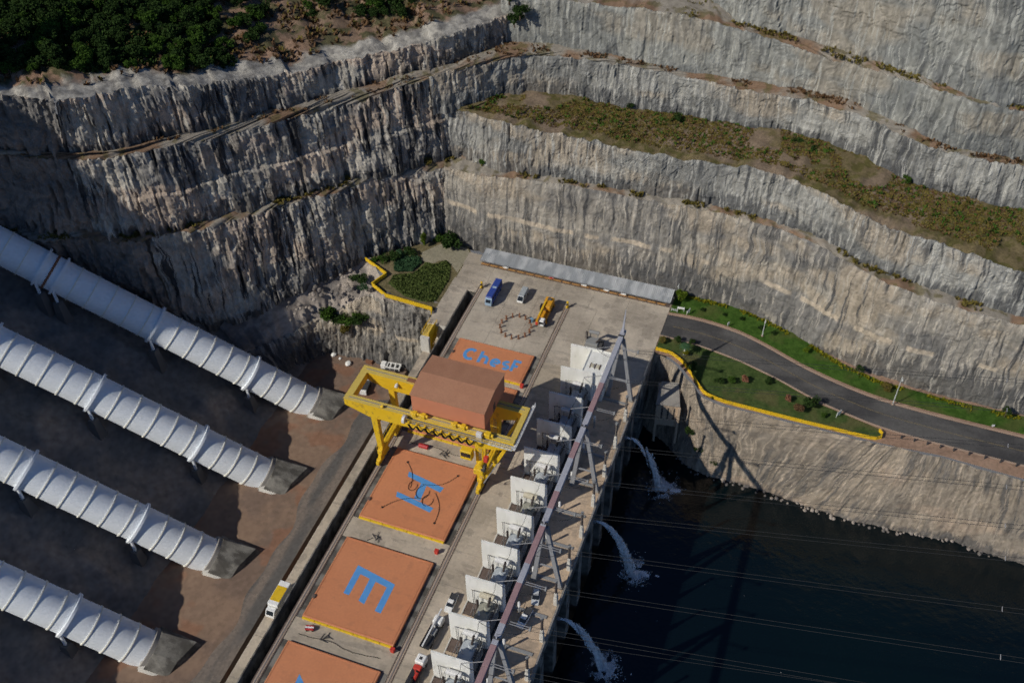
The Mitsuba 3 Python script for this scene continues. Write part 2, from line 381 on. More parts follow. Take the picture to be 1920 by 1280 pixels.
mat('insulator_white', (0.62, 0.62, 0.62), 0.4, spec=0.4)
mat('wire', (0.035, 0.037, 0.040), 0.95, spec=0.0)
mat('cable_black', (0.02, 0.02, 0.02), 0.6, spec=0.3)
mat('zinc_roof', lambda p, n, uv: mix((0.30, 0.32, 0.34), (0.44, 0.455, 0.47), smoothstep(0.35, 0.65, fbm(p.x * 0.25, p.y * 0.6, octaves=4))) * (0.92 + 0.16 * cell_rand(dr.floor(p.y / 1.05))), 0.45, spec=0.4)
mat('kerb_orange', (0.40, 0.22, 0.085), 0.9, spec=0.1)
mat('car_white', (0.78, 0.78, 0.76), 0.3, spec=0.5, clearcoat=0.5)
mat('car_silver', (0.50, 0.52, 0.54), 0.35, spec=0.5, clearcoat=0.5)
mat('car_red', (0.42, 0.03, 0.03), 0.3, spec=0.5, clearcoat=0.5)
mat('car_black', (0.03, 0.03, 0.032), 0.3, spec=0.5, clearcoat=0.5)
mat('bus_blue', (0.020, 0.055, 0.28), 0.3, spec=0.5, clearcoat=0.5)
mat('cab_light_blue', (0.30, 0.42, 0.55), 0.35, spec=0.5)
mat('van_grey', (0.33, 0.36, 0.38), 0.35, spec=0.5, clearcoat=0.5)
mat('machine_orange', (0.62, 0.30, 0.02), 0.45, spec=0.4)
mat('red_paint', (0.52, 0.05, 0.035), 0.5, spec=0.3)
mat('dark_glass', (0.015, 0.018, 0.022), 0.08, spec=0.6)
mat('tyre', (0.018, 0.018, 0.018), 0.9, spec=0.1)
mat('lamp_white', (0.55, 0.57, 0.55), 0.5, spec=0.3)
mat('barrel_blue', (0.18, 0.32, 0.45), 0.5, spec=0.3)

def water_bump(p, n, uv):
    return 0.10 * fbm(p.x * 0.22, p.y * 0.16, octaves=3) + 0.035 * fbm(p.x * 1.1, p.y * 0.8, octaves=3)
scene['river_water'] = {'type': 'twosided', 'bsdf': {'type': 'bumpmap', 'arbitrary': proc(water_bump, eps=0.08), 'scale': 1.0, 'bsdf': {
    'type': 'principled', 'base_color': proc(lambda p, n, uv: mix((0.0018, 0.0045, 0.0075), (0.0022, 0.0075, 0.0088), fbm(p.x * 0.02, p.y * 0.02, octaves=3))), 'roughness': 0.14, 'specular': 0.4}}}
leaf('foam', (0.78, 0.80, 0.82), (0.90, 0.91, 0.92))

# ------------------------------------------------------------------ rock faces and ledges of the basin
def rock_face(foot, top, seed, amp=1.0, du=0.4, dv=0.42, sigma=1.0, below=1.2, rough=1.0, big=0.0, step=None):
    """A quarried face between two traced edges: drill flutes, joints and broken blocks pushed in and out along its normal."""
    f, t = np.asarray(foot, float), np.asarray(top, float)
    n = int(np.linalg.norm(np.diff(f, axis=0), axis=1).sum() / du)
    ft = along(np.hstack([f, t]), n=n, sigma=sigma)
    f, t = ft[:, :3], ft[:, 3:]
    s = np.r_[0, np.cumsum(np.linalg.norm(np.diff(f, axis=0), axis=1))]
    tan = np.gradient(f[:, :2], axis=0)
    N = np.stack([tan[:, 1], -tan[:, 0]], 1); N /= np.linalg.norm(N, axis=1, keepdims=True)
    side = np.sign(((f - t)[:, :2] * N).sum())
    N = N * side
    h = (t - f)[:, 2]
    m = max(6, int(h.mean() / dv))
    tt = np.linspace(0, 1, m)
    S, H = np.broadcast_to(s[:, None], (n, m)), h[:, None] * tt[None]
    wob = S + 0.5 * nz(S / 6, H / 7, 12, seed) + 0.12 * nz(S / 1.3, H / 1.5, 13, seed)
    D = 1.5 * (nz(S / 14, H / 12, 0, seed) - 0.5) + 0.9 * (np.round(nz(wob / 5.5, H / 6.5, 1, seed) * 3.6) / 3.6 - 0.5)
    blk = nz(wob / 2.4, H / 3.0, 5, seed)
    D = D + 0.8 * (np.round(blk * 3.4) / 3.4 - 0.5)
    D = D + rough * (0.7 * (np.round(nz(wob / 0.95, H / 15, 2, seed) * 3) / 3 - 0.5) + 0.35 * (nz(wob / 0.6, H / 7, 7, seed) - 0.5) + 0.35 * (np.round(nz(S / 0.8, H / 1.1, 14, seed) * 2) / 2 - 0.5))
    # open cracks that run down the face
    jt = nz(wob / 0.85, H / 10, 8, seed)
    D = D - rough * 1.0 * np.clip((jt - 0.74) / 0.1, 0, 1) * np.clip((nz(S / 5, H / 5, 21, seed) - 0.38) / 0.15, 0, 1)
    if big:
        D = D + big * (np.round(nz((S + 0.5 * H) / 12, (H - 0.3 * S) / 10, 31, seed) * 4) / 4 - 0.5)
    if step:
        D = D + step[1] * (H / h[:, None] < step[0] + 0.04 * (nz(S / 3, 0, 33, seed) - 0.5))
    D = D * amp
    P = f[:, None] + (t - f)[:, None] * tt[None, :, None]
    P = P.copy()
    P[..., :2] += N[:, None] * D[..., None]
    drop = np.clip((tt - 0.86) / 0.14, 0, 1) ** 2
    crumble = 1.1 * np.round(nz(s / 1.8, 0, 4, seed) * 3) / 3 + 0.7 * np.round(nz(s / 0.7, 0, 6, seed) * 2) / 2
    P[..., 2] -= drop[None] * crumble[:, None] * min(amp, 1.0)
    P[..., :2] -= N[:, None] * (drop[None] * (0.4 * crumble)[:, None])[..., None]
    P[:, 0, 2] -= below
    uv = np.stack([S + seed * 37, np.broadcast_to(H, S.shape)], -1).reshape(-1, 2)
    return P, uv, N

def add_face(foot, top, m, seed, label, **kw):
    P, uv, N = rock_face(foot, top, seed, **kw)
    v, f = grid(P)
    nrm = np.cross(v[f[:, 1]] - v[f[:, 0]], v[f[:, 2]] - v[f[:, 0]]).mean(0)
    if (nrm[:2] * N.mean(0)).sum() < 0:
        f = f[:, ::-1]
    # vertices sorted out for smooth shading with uv
    struct('rock_cliff', (v, f), m, label, 'cliff', uv=uv)
    return P

def ledge(front, back, m, name, label, cat_, seed, rows=14, bump=0.5, inset=2.5, n=None):
    """Ground between a broken top edge and the foot of the next face."""
    a = np.asarray(front, float)
    b = np.asarray(back, float)
    n = n or max(30, len(a) // 2)
    a = along(a, n=n); b = along(b, n=n, sigma=1.0)
    d = b - a; L = np.linalg.norm(d[:, :2], axis=1, keepdims=True) + 1e-6
    b = b + np.hstack([d[:, :2] / L * inset, np.zeros((n, 1))])
    t = np.linspace(0, 1, rows) ** 0.9
    P = a[:, None] + (b - a)[:, None] * t[None, :, None]
    mask = np.clip(t * rows / 2, 0, 1) ** 2
    P[..., 2] += mask[None] * bump * (2 * meshkit.fbm(np.stack([P[..., 0] / 4, P[..., 1] / 4, P[..., 2] * 0 + seed], -1), 3, seed) - 1)
    P[..., 2] += mask[None] * 0.15
    v, f = grid(P)
    if np.cross(v[f[:, 1]] - v[f[:, 0]], v[f[:, 2]] - v[f[:, 0]])[:, 2].sum() < 0:
        f = f[:, ::-1]
    uv = np.stack([np.broadcast_to(np.arange(n)[:, None] * 1.0, P.shape[:2]), np.broadcast_to(t[None], P.shape[:2]) * np.linalg.norm(b - a, axis=1)[:, None]], -1).reshape(-1, 2)
    struct(name, (v, f), m, label, cat_, smooth=True, uv=uv)
    return P

def extend(p, d0=None, d1=None):
    p = [list(q) for q in p]
    if d0 is not None:
        p = [[a + b for a, b in zip(p[0], d0)]] + p
    if d1 is not None:
        p = p + [[a + b for a, b in zip(p[-1], d1)]]
    return p

R1F = [[92, 31.5, 0], [88.0, 31.0, 0.0], [86.1, 18.3, 0.0], [86.7, 6.2, 0.0], [86.9, -5.7, 0], [86.8, -17.4, 0.0], [86.7, -28.9, 0.0], [86.9, -40.1, 0.0], [86.6, -51.1, 0.0], [84.9, -61.9, 0.0], [81.5, -72.3, 0.0], [76.4, -81.9, 0.0], [73.1, -91.5, 0], [71.4, -101.0, 0.0], [70.9, -110.4, 0.0], [71.1, -119.8, 0.0], [71.2, -128.9, 0.0], [71.5, -175, 0]]
R1T = [[94.5, 31.2, 24.2], [90.4, 30.7, 24.2], [88.7, 18.1, 25.4], [89.4, 6.3, 26.4], [89.6, -5.7, 27.1], [89.6, -17.4, 27.3], [89.4, -28.9, 27.5], [89.7, -40.1, 27.8], [89.4, -51.4, 28.1], [87.7, -62.6, 28.4], [84.1, -73.4, 28.6], [79.0, -83.1, 28.4], [75.8, -92.2, 27.8], [74.1, -101.3, 27.3], [73.6, -110.5, 26.6], [73.7, -119.7, 26.0], [73.8, -128.9, 25.8], [74.2, -175, 25.5]]
R2F = [[94.8, 36.3, 24.3], [94.5, 23.5, 24.9], [91.4, 12.2, 25.9], [91.6, 2.0, 26.5], [91.6, -8.1, 27.1], [91.5, -18.0, 27.3], [91.8, -27.6, 27.5], [92.0, -37.0, 27.8], [92.1, -46.3, 28.0], [91.5, -55.5, 28.1], [89.2, -64.5, 28.4], [85.9, -73.1, 28.6], [82.5, -81.4, 28.4], [79.8, -89.5, 27.9], [78.1, -97.5, 27.5], [77.0, -105.4, 27.1], [76.7, -113.3, 26.5], [76.5, -121.0, 26.0], [76.5, -175, 26]]
R2T = [[96.3, 36.3, 39.2], [96.0, 23.3, 40.0], [92.9, 12.0, 40.7], [93.0, 2.0, 40.3], [93.0, -8.1, 40.2], [92.8, -18.0, 40.3], [93.0, -27.5, 40.1], [93.3, -37.0, 40.1], [93.3, -46.4, 40.7], [92.8, -55.7, 41.5], [90.5, -64.9, 41.9], [87.1, -73.6, 41.8], [83.6, -81.8, 40.7], [81.0, -89.8, 39.8], [79.4, -97.7, 39.8], [78.2, -105.5, 39.5], [78.0, -113.3, 38.6], [77.7, -121.1, 37.8], [77.7, -175, 37.5]]
R3F = [[92, 33, 39.9], [96.7, 27.2, 39.9], [103.8, 20.2, 40.0], [109.9, 12.6, 40.3], [111.3, 3.2, 40.3], [110.9, -6.6, 40.3], [111.1, -16.1, 40.3], [111.7, -25.4, 40.3], [112.4, -34.6, 40.4], [111.8, -43.8, 40.6], [111.0, -52.8, 41.0], [110.5, -61.5, 41.3], [107.7, -70.2, 41.4], [105.9, -78.5, 41.2], [101.7, -86.3, 40.8], [99.6, -94.1, 40.2], [98.6, -101.9, 39.7], [98.9, -109.8, 39.3], [100.1, -117.6, 38.9], [101, -175, 38]]
R3T = [[92.8, 33.8, 51], [97.5, 28.0, 51.1], [104.6, 21.0, 51.2], [110.9, 13.0, 51.7], [112.4, 3.2, 52.2], [112.1, -6.6, 52.2], [112.3, -16.1, 51.9], [112.8, -25.4, 51.6], [113.5, -34.6, 51.3], [112.8, -43.8, 51.1], [112.0, -52.8, 51.3], [111.5, -61.7, 51.9], [108.7, -70.4, 52.4], [106.9, -78.9, 52.0], [102.6, -86.7, 51.3], [100.7, -94.3, 50.8], [99.6, -102.0, 50.5], [100.0, -109.6, 50.4], [101.2, -117.4, 50.2], [102, -175, 50]]
R4F = [[115, 22, 51], [115.0, 14.3, 51.7], [115.5, 5.9, 52.2], [116.0, -2.4, 52.2], [115.5, -10.8, 52.1], [115.0, -19.1, 51.9], [115.3, -27.1, 51.6], [115.4, -35.0, 51.3], [115.2, -42.9, 51.1], [115.4, -50.6, 51.3], [115.0, -58.2, 51.7], [114.3, -65.7, 52.0], [112.6, -73.1, 52.3], [109.3, -80.1, 51.9], [106.9, -87.0, 51.3], [103.4, -93.5, 50.8], [101.5, -100.0, 50.5], [101.7, -106.7, 50.4], [102.6, -113.4, 50.3], [103.5, -175, 50]]
R4T = [[116.5, 22, 64], [116.4, 14.4, 64.7], [116.9, 6.1, 65.2], [117.4, -2.4, 65.4], [116.9, -10.9, 65.9], [116.5, -19.1, 66.4], [116.8, -27.0, 66.3], [116.9, -35.0, 65.7], [116.6, -42.9, 64.7], [116.6, -50.5, 63.6], [116.1, -58.3, 62.5], [115.2, -65.9, 61.5], [113.4, -73.4, 61.7], [110.3, -80.5, 62.1], [107.9, -87.5, 62.8], [104.5, -94.0, 63.5], [102.6, -100.1, 63.4], [102.9, -106.6, 62.7], [103.8, -113.3, 62.3], [104.7, -175, 62]]
R5F = [[140, -27, 66.5], [127, -33, 65.8], [119.5, -39.5, 65.0], [120.0, -47.8, 63.9], [120.5, -56.2, 62.8], [119.5, -64.4, 61.8], [117.4, -72.6, 61.7], [114.0, -80.7, 62.1], [110.0, -88.3, 62.8], [107.0, -95.8, 63.2], [105.0, -102.8, 63.0], [106.0, -110.2, 62.5], [107, -175, 62]]
R5T = [[p[0] + 8.5, p[1] + (2 if i < 3 else 0.5), p[2] + 38] for i, p in enumerate(R5F)]
L1F = [[90, 28.8, 0], [88.0, 31.0, 0.0], [83.8, 35.7, 0.0], [80.0, 40.6, 0.0], [75.5, 45.5, 0.0], [71.2, 49.3, -0.5], [65.9, 52.7, -1.0], [58.8, 58.8, -2], [52.2, 65.0, -3], [45.0, 71.8, -6], [39.5, 80.0, -8], [36, 90, -5], [33, 100, 0], [27, 114, 8], [14, 140, 20], [-4, 175, 30]]
L1T = [[91.5, 30.4, 23.5], [89.7, 32.6, 23.5], [85.6, 37.3, 23.7], [81.9, 42.1, 24.0], [77.7, 46.9, 24.4], [73.0, 51.0, 24.8], [67.2, 55.3, 25.2], [61.6, 60.6, 25.2], [55.0, 67.0, 25.2], [48.2, 73.8, 25.2], [41.6, 82.0, 25.2], [35.5, 91, 25.2], [30, 101, 26], [24, 115, 28], [12, 141, 34], [-4, 176, 42]]
L2F = [[97, 27.6, 25.2], [92.1, 33.4, 25.2], [88.8, 37.3, 25.2], [85.6, 41.1, 25.2], [82.4, 44.9, 25.2], [79.2, 48.7, 25.2], [76.1, 52.4, 25.2], [72.6, 55.9, 25.2], [68.9, 59.2, 25.2], [65.3, 62.3, 25.2], [61.7, 65.6, 25.2], [58.3, 68.8, 25.2], [54.8, 72.0, 25.2], [51.4, 75.1, 25.2], [48.1, 78.3, 25.2], [44.9, 81.6, 25.2], [41.7, 85.2, 25.2], [36.5, 93, 25.2], [31, 103, 26], [25, 117, 28], [13, 143, 34], [-3, 178, 42]]
L2T = [[98.5, 29.3, 49.5], [93.9, 35.0, 49.5], [90.7, 38.8, 49.3], [87.4, 42.6, 48.6], [84.1, 46.4, 47.7], [80.9, 50.1, 46.9], [77.6, 53.9, 46.5], [74.1, 57.5, 46.6], [70.4, 60.8, 46.8], [66.7, 64.0, 47.1], [63.2, 67.2, 47.2], [59.8, 70.4, 47.3], [56.3, 73.6, 47.3], [52.9, 76.7, 47.5], [49.7, 79.9, 47.6], [46.5, 83.2, 47.8], [43.3, 86.8, 47.9], [38, 95, 48], [32.5, 105, 48.5], [26.5, 119, 50], [14.5, 145, 56], [-2, 180, 62]]
L3F = [[124, 13, 49], [118.4, 17.4, 49.2], [109.3, 23.8, 49.4], [101.4, 30.5, 49.6], [95.5, 37.8, 49.5], [91.2, 46.2, 48.5], [85.6, 53.8, 47.3], [78.9, 60.1, 46.9], [71.8, 66.3, 47.1], [64.7, 72.1, 47.4], [57.8, 77.7, 47.5], [51.4, 83.5, 47.8], [45.3, 89.5, 48], [39.0, 95.0, 48], [33.4, 105.5, 48.5], [27.5, 120, 50], [15.5, 146, 56], [-1, 181, 62]]
L3T = [[124.7, 13.9, 60], [119.1, 18.3, 60.0], [110.0, 24.6, 59.8], [102.1, 31.2, 59.2], [96.2, 38.6, 58.0], [91.9, 46.8, 56.4], [86.2, 54.4, 55.6], [79.5, 60.8, 55.8], [72.5, 67.1, 56.9], [65.4, 73.0, 58.4], [58.6, 78.7, 60.0], [52.3, 84.6, 61.6], [46.3, 90.8, 63.0], [40.0, 96.5, 64.2], [33.6, 102.2, 65.2], [28.5, 121, 66], [16.5, 147, 70], [0, 182, 76]]

PR1 = add_face(R1F, R1T, 'rock_low', 1, 'lowest pale rock face behind the parking roof and the green strip', amp=0.7, rough=0.42)
PR2 = add_face(R2F, R2T, 'rock_pale', 2, 'second grey rock face on the right, under the wide scrubby terrace', amp=0.9, rough=0.55)
PR3 = add_face(R3F, R3T, 'rock_pale', 3, 'third rock face on the right, rising from the back of the wide scrubby terrace', amp=0.9, rough=0.55)
PR4 = add_face(R4F, R4T, 'rock_high', 4, 'fourth grey rock face on the right, above the narrow upper ledge', amp=0.7, rough=0.42)
PR5 = add_face(R5F, R5T, 'rock_high', 5, 'topmost smooth grey rock face in the upper right corner', amp=0.9, du=0.5, dv=0.55, rough=0.34, big=2.0)
def lit_part(p, n):
    return p[:n], p[n - 1:]
(L1Fa, L1Fb), (L1Ta, L1Tb) = lit_part(L1F, len(L1F) - 4), lit_part(L1T, len(L1T) - 4)
(L2Fa, L2Fb), (L2Ta, L2Tb) = lit_part(L2F, len(L2F) - 3), lit_part(L2T, len(L2T) - 3)
(L3Fa, L3Fb), (L3Ta, L3Tb) = lit_part(L3F, len(L3F) - 3), lit_part(L3T, len(L3T) - 3)
PL1 = add_face(L1Fa, L1Ta, 'rock_dark', 6, 'lowest dark streaked rock face on the left, behind the garden', amp=1.15, rough=1.15)
PL2 = add_face(L2Fa, L2Ta, 'rock_dark', 7, 'middle dark streaked rock face on the left, between two ledges', amp=1.15, rough=1.15, step=(0.46, 0.9))
PL3 = add_face(L3Fa, L3Ta, 'rock_dark', 8, 'upper dark streaked rock face on the left, below the wooded plateau', amp=1.1, rough=1.1)
PL1b = add_face(L1Fb, L1Tb, 'slope_rock', 56, 'lowest dark rock bluff at the left edge, behind the penstocks', amp=1.6, big=2.0)
PL2b = add_face(L2Fb, L2Tb, 'slope_rock', 57, 'middle dark rock bluff at the left edge, behind the penstocks', amp=1.6, big=2.0)
PL3b = add_face(L3Fb, L3Tb, 'slope_rock', 58, 'upper dark rock bluff at the left edge, below the plateau', amp=1.4, big=2.0)

def cutback(P, keep):
    return P[keep[0]:keep[1], -1]

ledge(PR1[:, -1], R2F, 'ledge', 'rock_ledge', 'narrow ledge above the lowest rock face on the right', 'ledge', 11, bump=0.5)
PT2 = ledge(PR2[:, -1], R3F[1:], 'terrace', 'scrub_terrace', 'wide terrace with olive scrub and brown soil on the right', 'terrace', 12, rows=40, bump=0.7, n=260)
ledge(PR3[:, -1], R4F, 'ledge', 'rock_ledge', 'narrow ledge with reddish grass above the third rock face on the right', 'ledge', 13, bump=0.5)
ledge(PR4[:, -1], [[150, 25, 72], [150, 5, 71], [150, -15, 69], [142, -27, 66.6]] + R5F[1:], 'ledge', 'rock_ledge', 'upper ledge with dark green tufts below the topmost rock face', 'ledge', 14, rows=24, bump=0.6)
PL1e, PL2e, PL3e = (np.vstack([a[:, -1], b[1:, -1]]) for a, b in ((PL1, PL1b), (PL2, PL2b), (PL3, PL3b)))
ledge(PL1e, L2F, 'ledge', 'rock_ledge', 'pale sunlit ledge above the lowest dark rock face on the left', 'ledge', 15, bump=0.4)
ledge(PL2e, L3F, 'ledge', 'rock_ledge', 'pale sunlit ledge above the middle dark rock face on the left', 'ledge', 16, bump=0.4)
plat_back = [[a + 75, b + 85, c + 14] for a, b, c in L3T]
PLT = ledge(PL3e, plat_back, 'plateau_soil', 'wooded_plateau', 'brown earth of the plateau above the left rock faces', 'hillside', 17, rows=60, bump=1.6, n=200)

# broken shoulder of bare rock along the plateau edge
def boulder(c, r, seed, squash=0.7):
    m = trimesh.creation.icosphere(2)
    v = m.vertices * (1 + 0.55 * (meshkit.fbm(m.vertices * 1.3 + seed * 7, 3, seed)[:, None] - 0.5))
    v = np.round(v * 3.2) / 3.2 * 0.55 + v * 0.45
    return v * np.array([r, r * 0.85, r * squash]) + np.asarray(c, float), m.faces

# the rock island under the road, down to the river
RBT = [[63.0, -39.0, -0.6], [61.6, -43.5, -0.5], [59.8, -46.6, -0.4], [55.2, -51.2, -0.3], [51.2, -54.6, -0.2], [50.1, -60, -0.2], [50.0, -65.8, -0.2], [50.0, -78.9, -0.2], [50.0, -96.6, -0.2], [50.3, -104, -0.2], [50.9, -111.4, -0.2], [50.5, -120.5, -0.2], [50.0, -129.3, -0.2], [49.5, -175, -0.2]]
RBF = [[59.5, -37.5, -25.5], [56.5, -42.5, -25.5], [54.0, -46.4, -25.5], [50.5, -51.0, -25.5], [47.8, -56.0, -25.5], [47.4, -61, -25.5], [47.2, -66.0, -25.5], [47.0, -73, -25.5], [45.6, -85, -25.5], [45.2, -97.4, -25.5], [46.0, -110, -25.5], [47.0, -120, -25.5], [46.0, -131, -25.5], [45.0, -175, -25.5]]
PRB = add_face(RBF, RBT, 'rock_warm', 9, 'warm tan rock face under the road, falling to the river', amp=0.5, rough=0.5)
# rubble toe at the water line
toe = []
rg = np.random.default_rng(21)
for q in along(RBF[3:13], step=1.3):
    for _ in range(2):
        r = rg.uniform(0.2, 0.6)
        toe.append(boulder([q[0] - rg.uniform(-1.0, 1.2), q[1] + rg.uniform(-0.7, 0.7), -25.1 + rg.uniform(-0.2, 0.35)], r, int(rg.integers(1e6))))
struct('shore_rubble', cat(toe), 'rubble', 'broken stones along the foot of the tan rock face at the water line', 'rubble', kind='stuff')

# ground sheets of the island and the road (z about 0)
ROAD_UP = [[77.5, -39.25], [78.0, -47.9], [76.6, -59.0], [73.6, -67], [69.5, -75.9], [66.2, -86.4], [64.1, -96.4], [63.3, -110.7], [63.2, -120.0], [63.1, -129.1], [63, -175]]
ROAD_LO = [[69.3, -39.25], [69.0, -49.9], [67.0, -60.8], [63.5, -71.8], [59.0, -82.5], [55.6, -97.3], [54.9, -111.2], [54.6, -129.2], [54.5, -175]]
ISLE = [[63.3, -39.4], [69.3, -39.4], [68.3, -50], [66.3, -60.8], [62.8, -71.8], [58.2, -82.5], [54.8, -97.3], [53.6, -98.2], [52.3, -98.3], [50.9, -96.6], [50.8, -78.9], [50.9, -65.8], [51.9, -55], [55.8, -52], [61.0, -47.3], [63.2, -43.6]]
UPPER = [[78.6, -39.4]] + [[a + 1.3, b] for a, b in along(ROAD_UP, n=30, sigma=3)[1:]] + [[71.5, -175], [70.4, -129], [70.2, -110.3], [71.2, -95.8], [74.2, -86.2], [78.4, -78.1], [82.2, -71.3], [85.6, -60.9], [87, -53.6], [87, -39.4]]
def pave(name, poly, z, m, label, cat_, th=0.0):
    return struct(name, sheet(poly, z - 0.25, z), m, label, cat_)
pave('ground', [[87.5, -39.3], [62.6, -39.3]] + [[a[0] + 0.5, a[1]] for a in RBT[1:]] + [[74, -175]], -0.012, 'shoulder', 'bare brown earth of the rock shelf beside the road', 'ground')
up, lo = along(ROAD_UP, n=60, sigma=3), along(ROAD_LO, n=60, sigma=3)
pave('road', up.tolist() + lo[::-1].tolist(), 0.004, 'asphalt', 'dark asphalt road curving away to the right below the rock faces', 'road')
pave('lawn', ISLE, 0.010, 'lawn_dull', 'dull green lawn of the island between the road and the yellow railing', 'lawn')
pave('lawn', UPPER, 0.010, 'lawn_bright', 'bright green grass strip between the road and the rock face', 'lawn')
mid = 0.5 * (up + lo)
kb = []
for side, off in ((up, 0.35), (lo, -0.35)):
    for a, b in zip(side[:-1], side[1:]):
        L = np.linalg.norm(b - a)
        kb.append(box([*(0.5 * (a + b) + [off, 0]), 0.03], [L + 0.05, 0.35, 0.22], math.atan2(*(b - a)[::-1])))
struct('road_kerb', cat(kb), 'kerb', 'earthy low kerbs along both edges of the asphalt road', 'kerb')
ln = []
for i in range(1, 58):
    a, b = mid[i], mid[i + 1]
    L = np.linalg.norm(b - a)
    ln.append(box([*(0.5 * (a + b)), 0.008], [L * 0.92, 0.14, 0.008], math.atan2(*(b - a)[::-1])))
struct('road_marking', cat(ln), 'faded_line', 'faded yellow centre line along the asphalt road', 'road marking')

# low yellow flowers at the back of the bright strip
def tufts(pts, hgt, rad, m, name, label, seed, blades=5):
    r = np.random.default_rng(seed)
    V = []
    for p in pts:
        for _ in range(blades):
            a, l = r.uniform(0, 2 * np.pi), r.uniform(0.6, 1.3)
            c = np.asarray(p) + np.array([*r.normal(0, rad * 0.5, 2), 0])
            d = np.array([math.cos(a), math.sin(a), 0]) * rad * l
            w = np.array([-math.sin(a), math.cos(a), 0]) * rad * 0.45
            tip = c + d + [0, 0, hgt * l]
            V += [c - w, c + w, tip + w * 0.8, tip - w * 0.8]
    V = np.array(V)
    F = np.arange(len(V)).reshape(-1, 4)
    struct(name, (V, F), m, label, 'plants', kind='stuff')

rg = np.random.default_rng(5)
bk = along([[86.3, -43], [86.2, -53.6], [84.9, -60.9], [81.4, -71.3], [77.7, -78.1], [73.5, -86.2], [70.7, -95.8], [69.8, -110.3], [69.7, -129.0]], step=0.22)
pts = [[q[0] - abs(rg.normal(0, 0.5)) - 0.1, q[1] + rg.normal(0, 0.2), 0.0] for q in bk if nz(q[0] / 5, q[1] / 5) > 0.36]
tufts(pts, 0.5, 0.28, 'leaf_yellow', 'flower_border', 'row of low yellow green plants along the foot of the rock face', 31)

# ------------------------------------------------------------------ the low platform, the slope behind it and the penstock side
def heightfield(fn, xs, ys, m, name, label, cat_):
    X, Y = np.meshgrid(xs, ys, indexing='ij')
    P = np.stack([X, Y, fn(X, Y)], -1)
    v, f = grid(P)
    if np.cross(v[f[0, 1]] - v[f[0, 0]], v[f[0, 2]] - v[f[0, 0]])[2] < 0:
        f = f[:, ::-1]
    struct(name, (v, f), m, label, cat_, smooth=True)

struct('platform', bb(-190, 60, 31.0, 62, -29, -25), 'dirt', 'brown earth platform at the foot of the penstocks', 'ground')
struct('service_road', sheet([[-190, 31.0]] + [[x, 36.8 + 1.6 * math.sin(x / 7.0) * math.sin(x / 17.0 + 1) + 0.5 * math.sin(x / 2.3)] for x in np.arange(-190, 42, 1.0)] + [[43, 34], [44, 31.0]], -25.02, -24.992), 'old_asphalt', 'worn grey service road along the upstream side of the powerhouse', 'road')

def slope_z(X, Y):
    base = -25.6 + 0.80 * np.clip(Y - 59.0, 0, 400)
    n1 = meshkit.fbm(np.stack([X / 9, Y / 9, X * 0], -1), 4, 3)
    n2 = nz(X / 3.1, Y / 3.1, 5, 8)
    w = np.clip((Y - 58) / 6, 0, 1)
    trough = -2.6 * np.clip((Y - 60) / 18, 0, 1)
    return base + w * (4.0 * (n1 - 0.5) + 1.2 * (n2 - 0.5) + 1.3 * (np.round(nz(X / 5 + Y / 9, Y / 6, 2, 5) * 4) / 4 - 0.5)) + trough
heightfield(slope_z, np.arange(-190, 66, 1.0), np.arange(56, 230, 1.0), 'slope_rock', 'rock_slope', 'dark excavated rock slope under the penstocks', 'slope')

# rock wall between the garden and the low platform
RWT = [[58.6, 20.5, -0.3], [58.7, 29, -0.3], [59.2, 36.3, -0.4], [60.5, 42, -1.2], [59.8, 47, -5.0], [58.5, 52.5, -9.0], [54.5, 58, -11], [47, 64.5, -13], [38, 72, -14]]
RWF = [[57.2, 20.5, -25.2], [57.0, 29, -25.2], [56.8, 36.3, -25.2], [56.9, 42, -25.2], [57.0, 47, -25.2], [56.4, 53, -25.2], [52.5, 57.5, -25.2], [45.5, 60.5, -25.2], [36, 64, -24.5]]
PRW = add_face(RWF, RWT, 'rock_low', 10, 'rock wall between the garden and the low platform', amp=1.0)
ledge(PRW[:, -1], [[60, 20.5, -0.2], [61, 30, -0.2], [65, 41, -0.2], [72, 47.6, -0.3], [68, 51.5, -1], [62, 56, -2], [57, 60.5, -2.6], [49, 68, -4], [40, 79, -8]], 'rubble', 'rubble_bank', 'bank of pale broken rock below the lowest left rock face', 'rubble', 19, rows=26, bump=2.2, inset=1.5, n=120)
rub = []
rg = np.random.default_rng(8)
for _ in range(55):
    t = rg.uniform(0, 1); w = rg.uniform(0, 1)
    a = np.array([61.5, 45.0, -2.2]) * (1 - t) + np.array([50, 63, -10.5]) * t
    b = np.array([68, 50.6, -0.8]) * (1 - t) + np.array([52, 65.5, -3.0]) * t
    rub.append(boulder(a * (1 - w) + b * w + [0, 0, 0.1], rg.uniform(0.2, 0.75), int(rg.integers(1e6))))
struct('loose_rocks', cat(rub), 'rubble', 'loose pale blocks lying on the rubble bank beside the garden', 'rocks', kind='stuff')

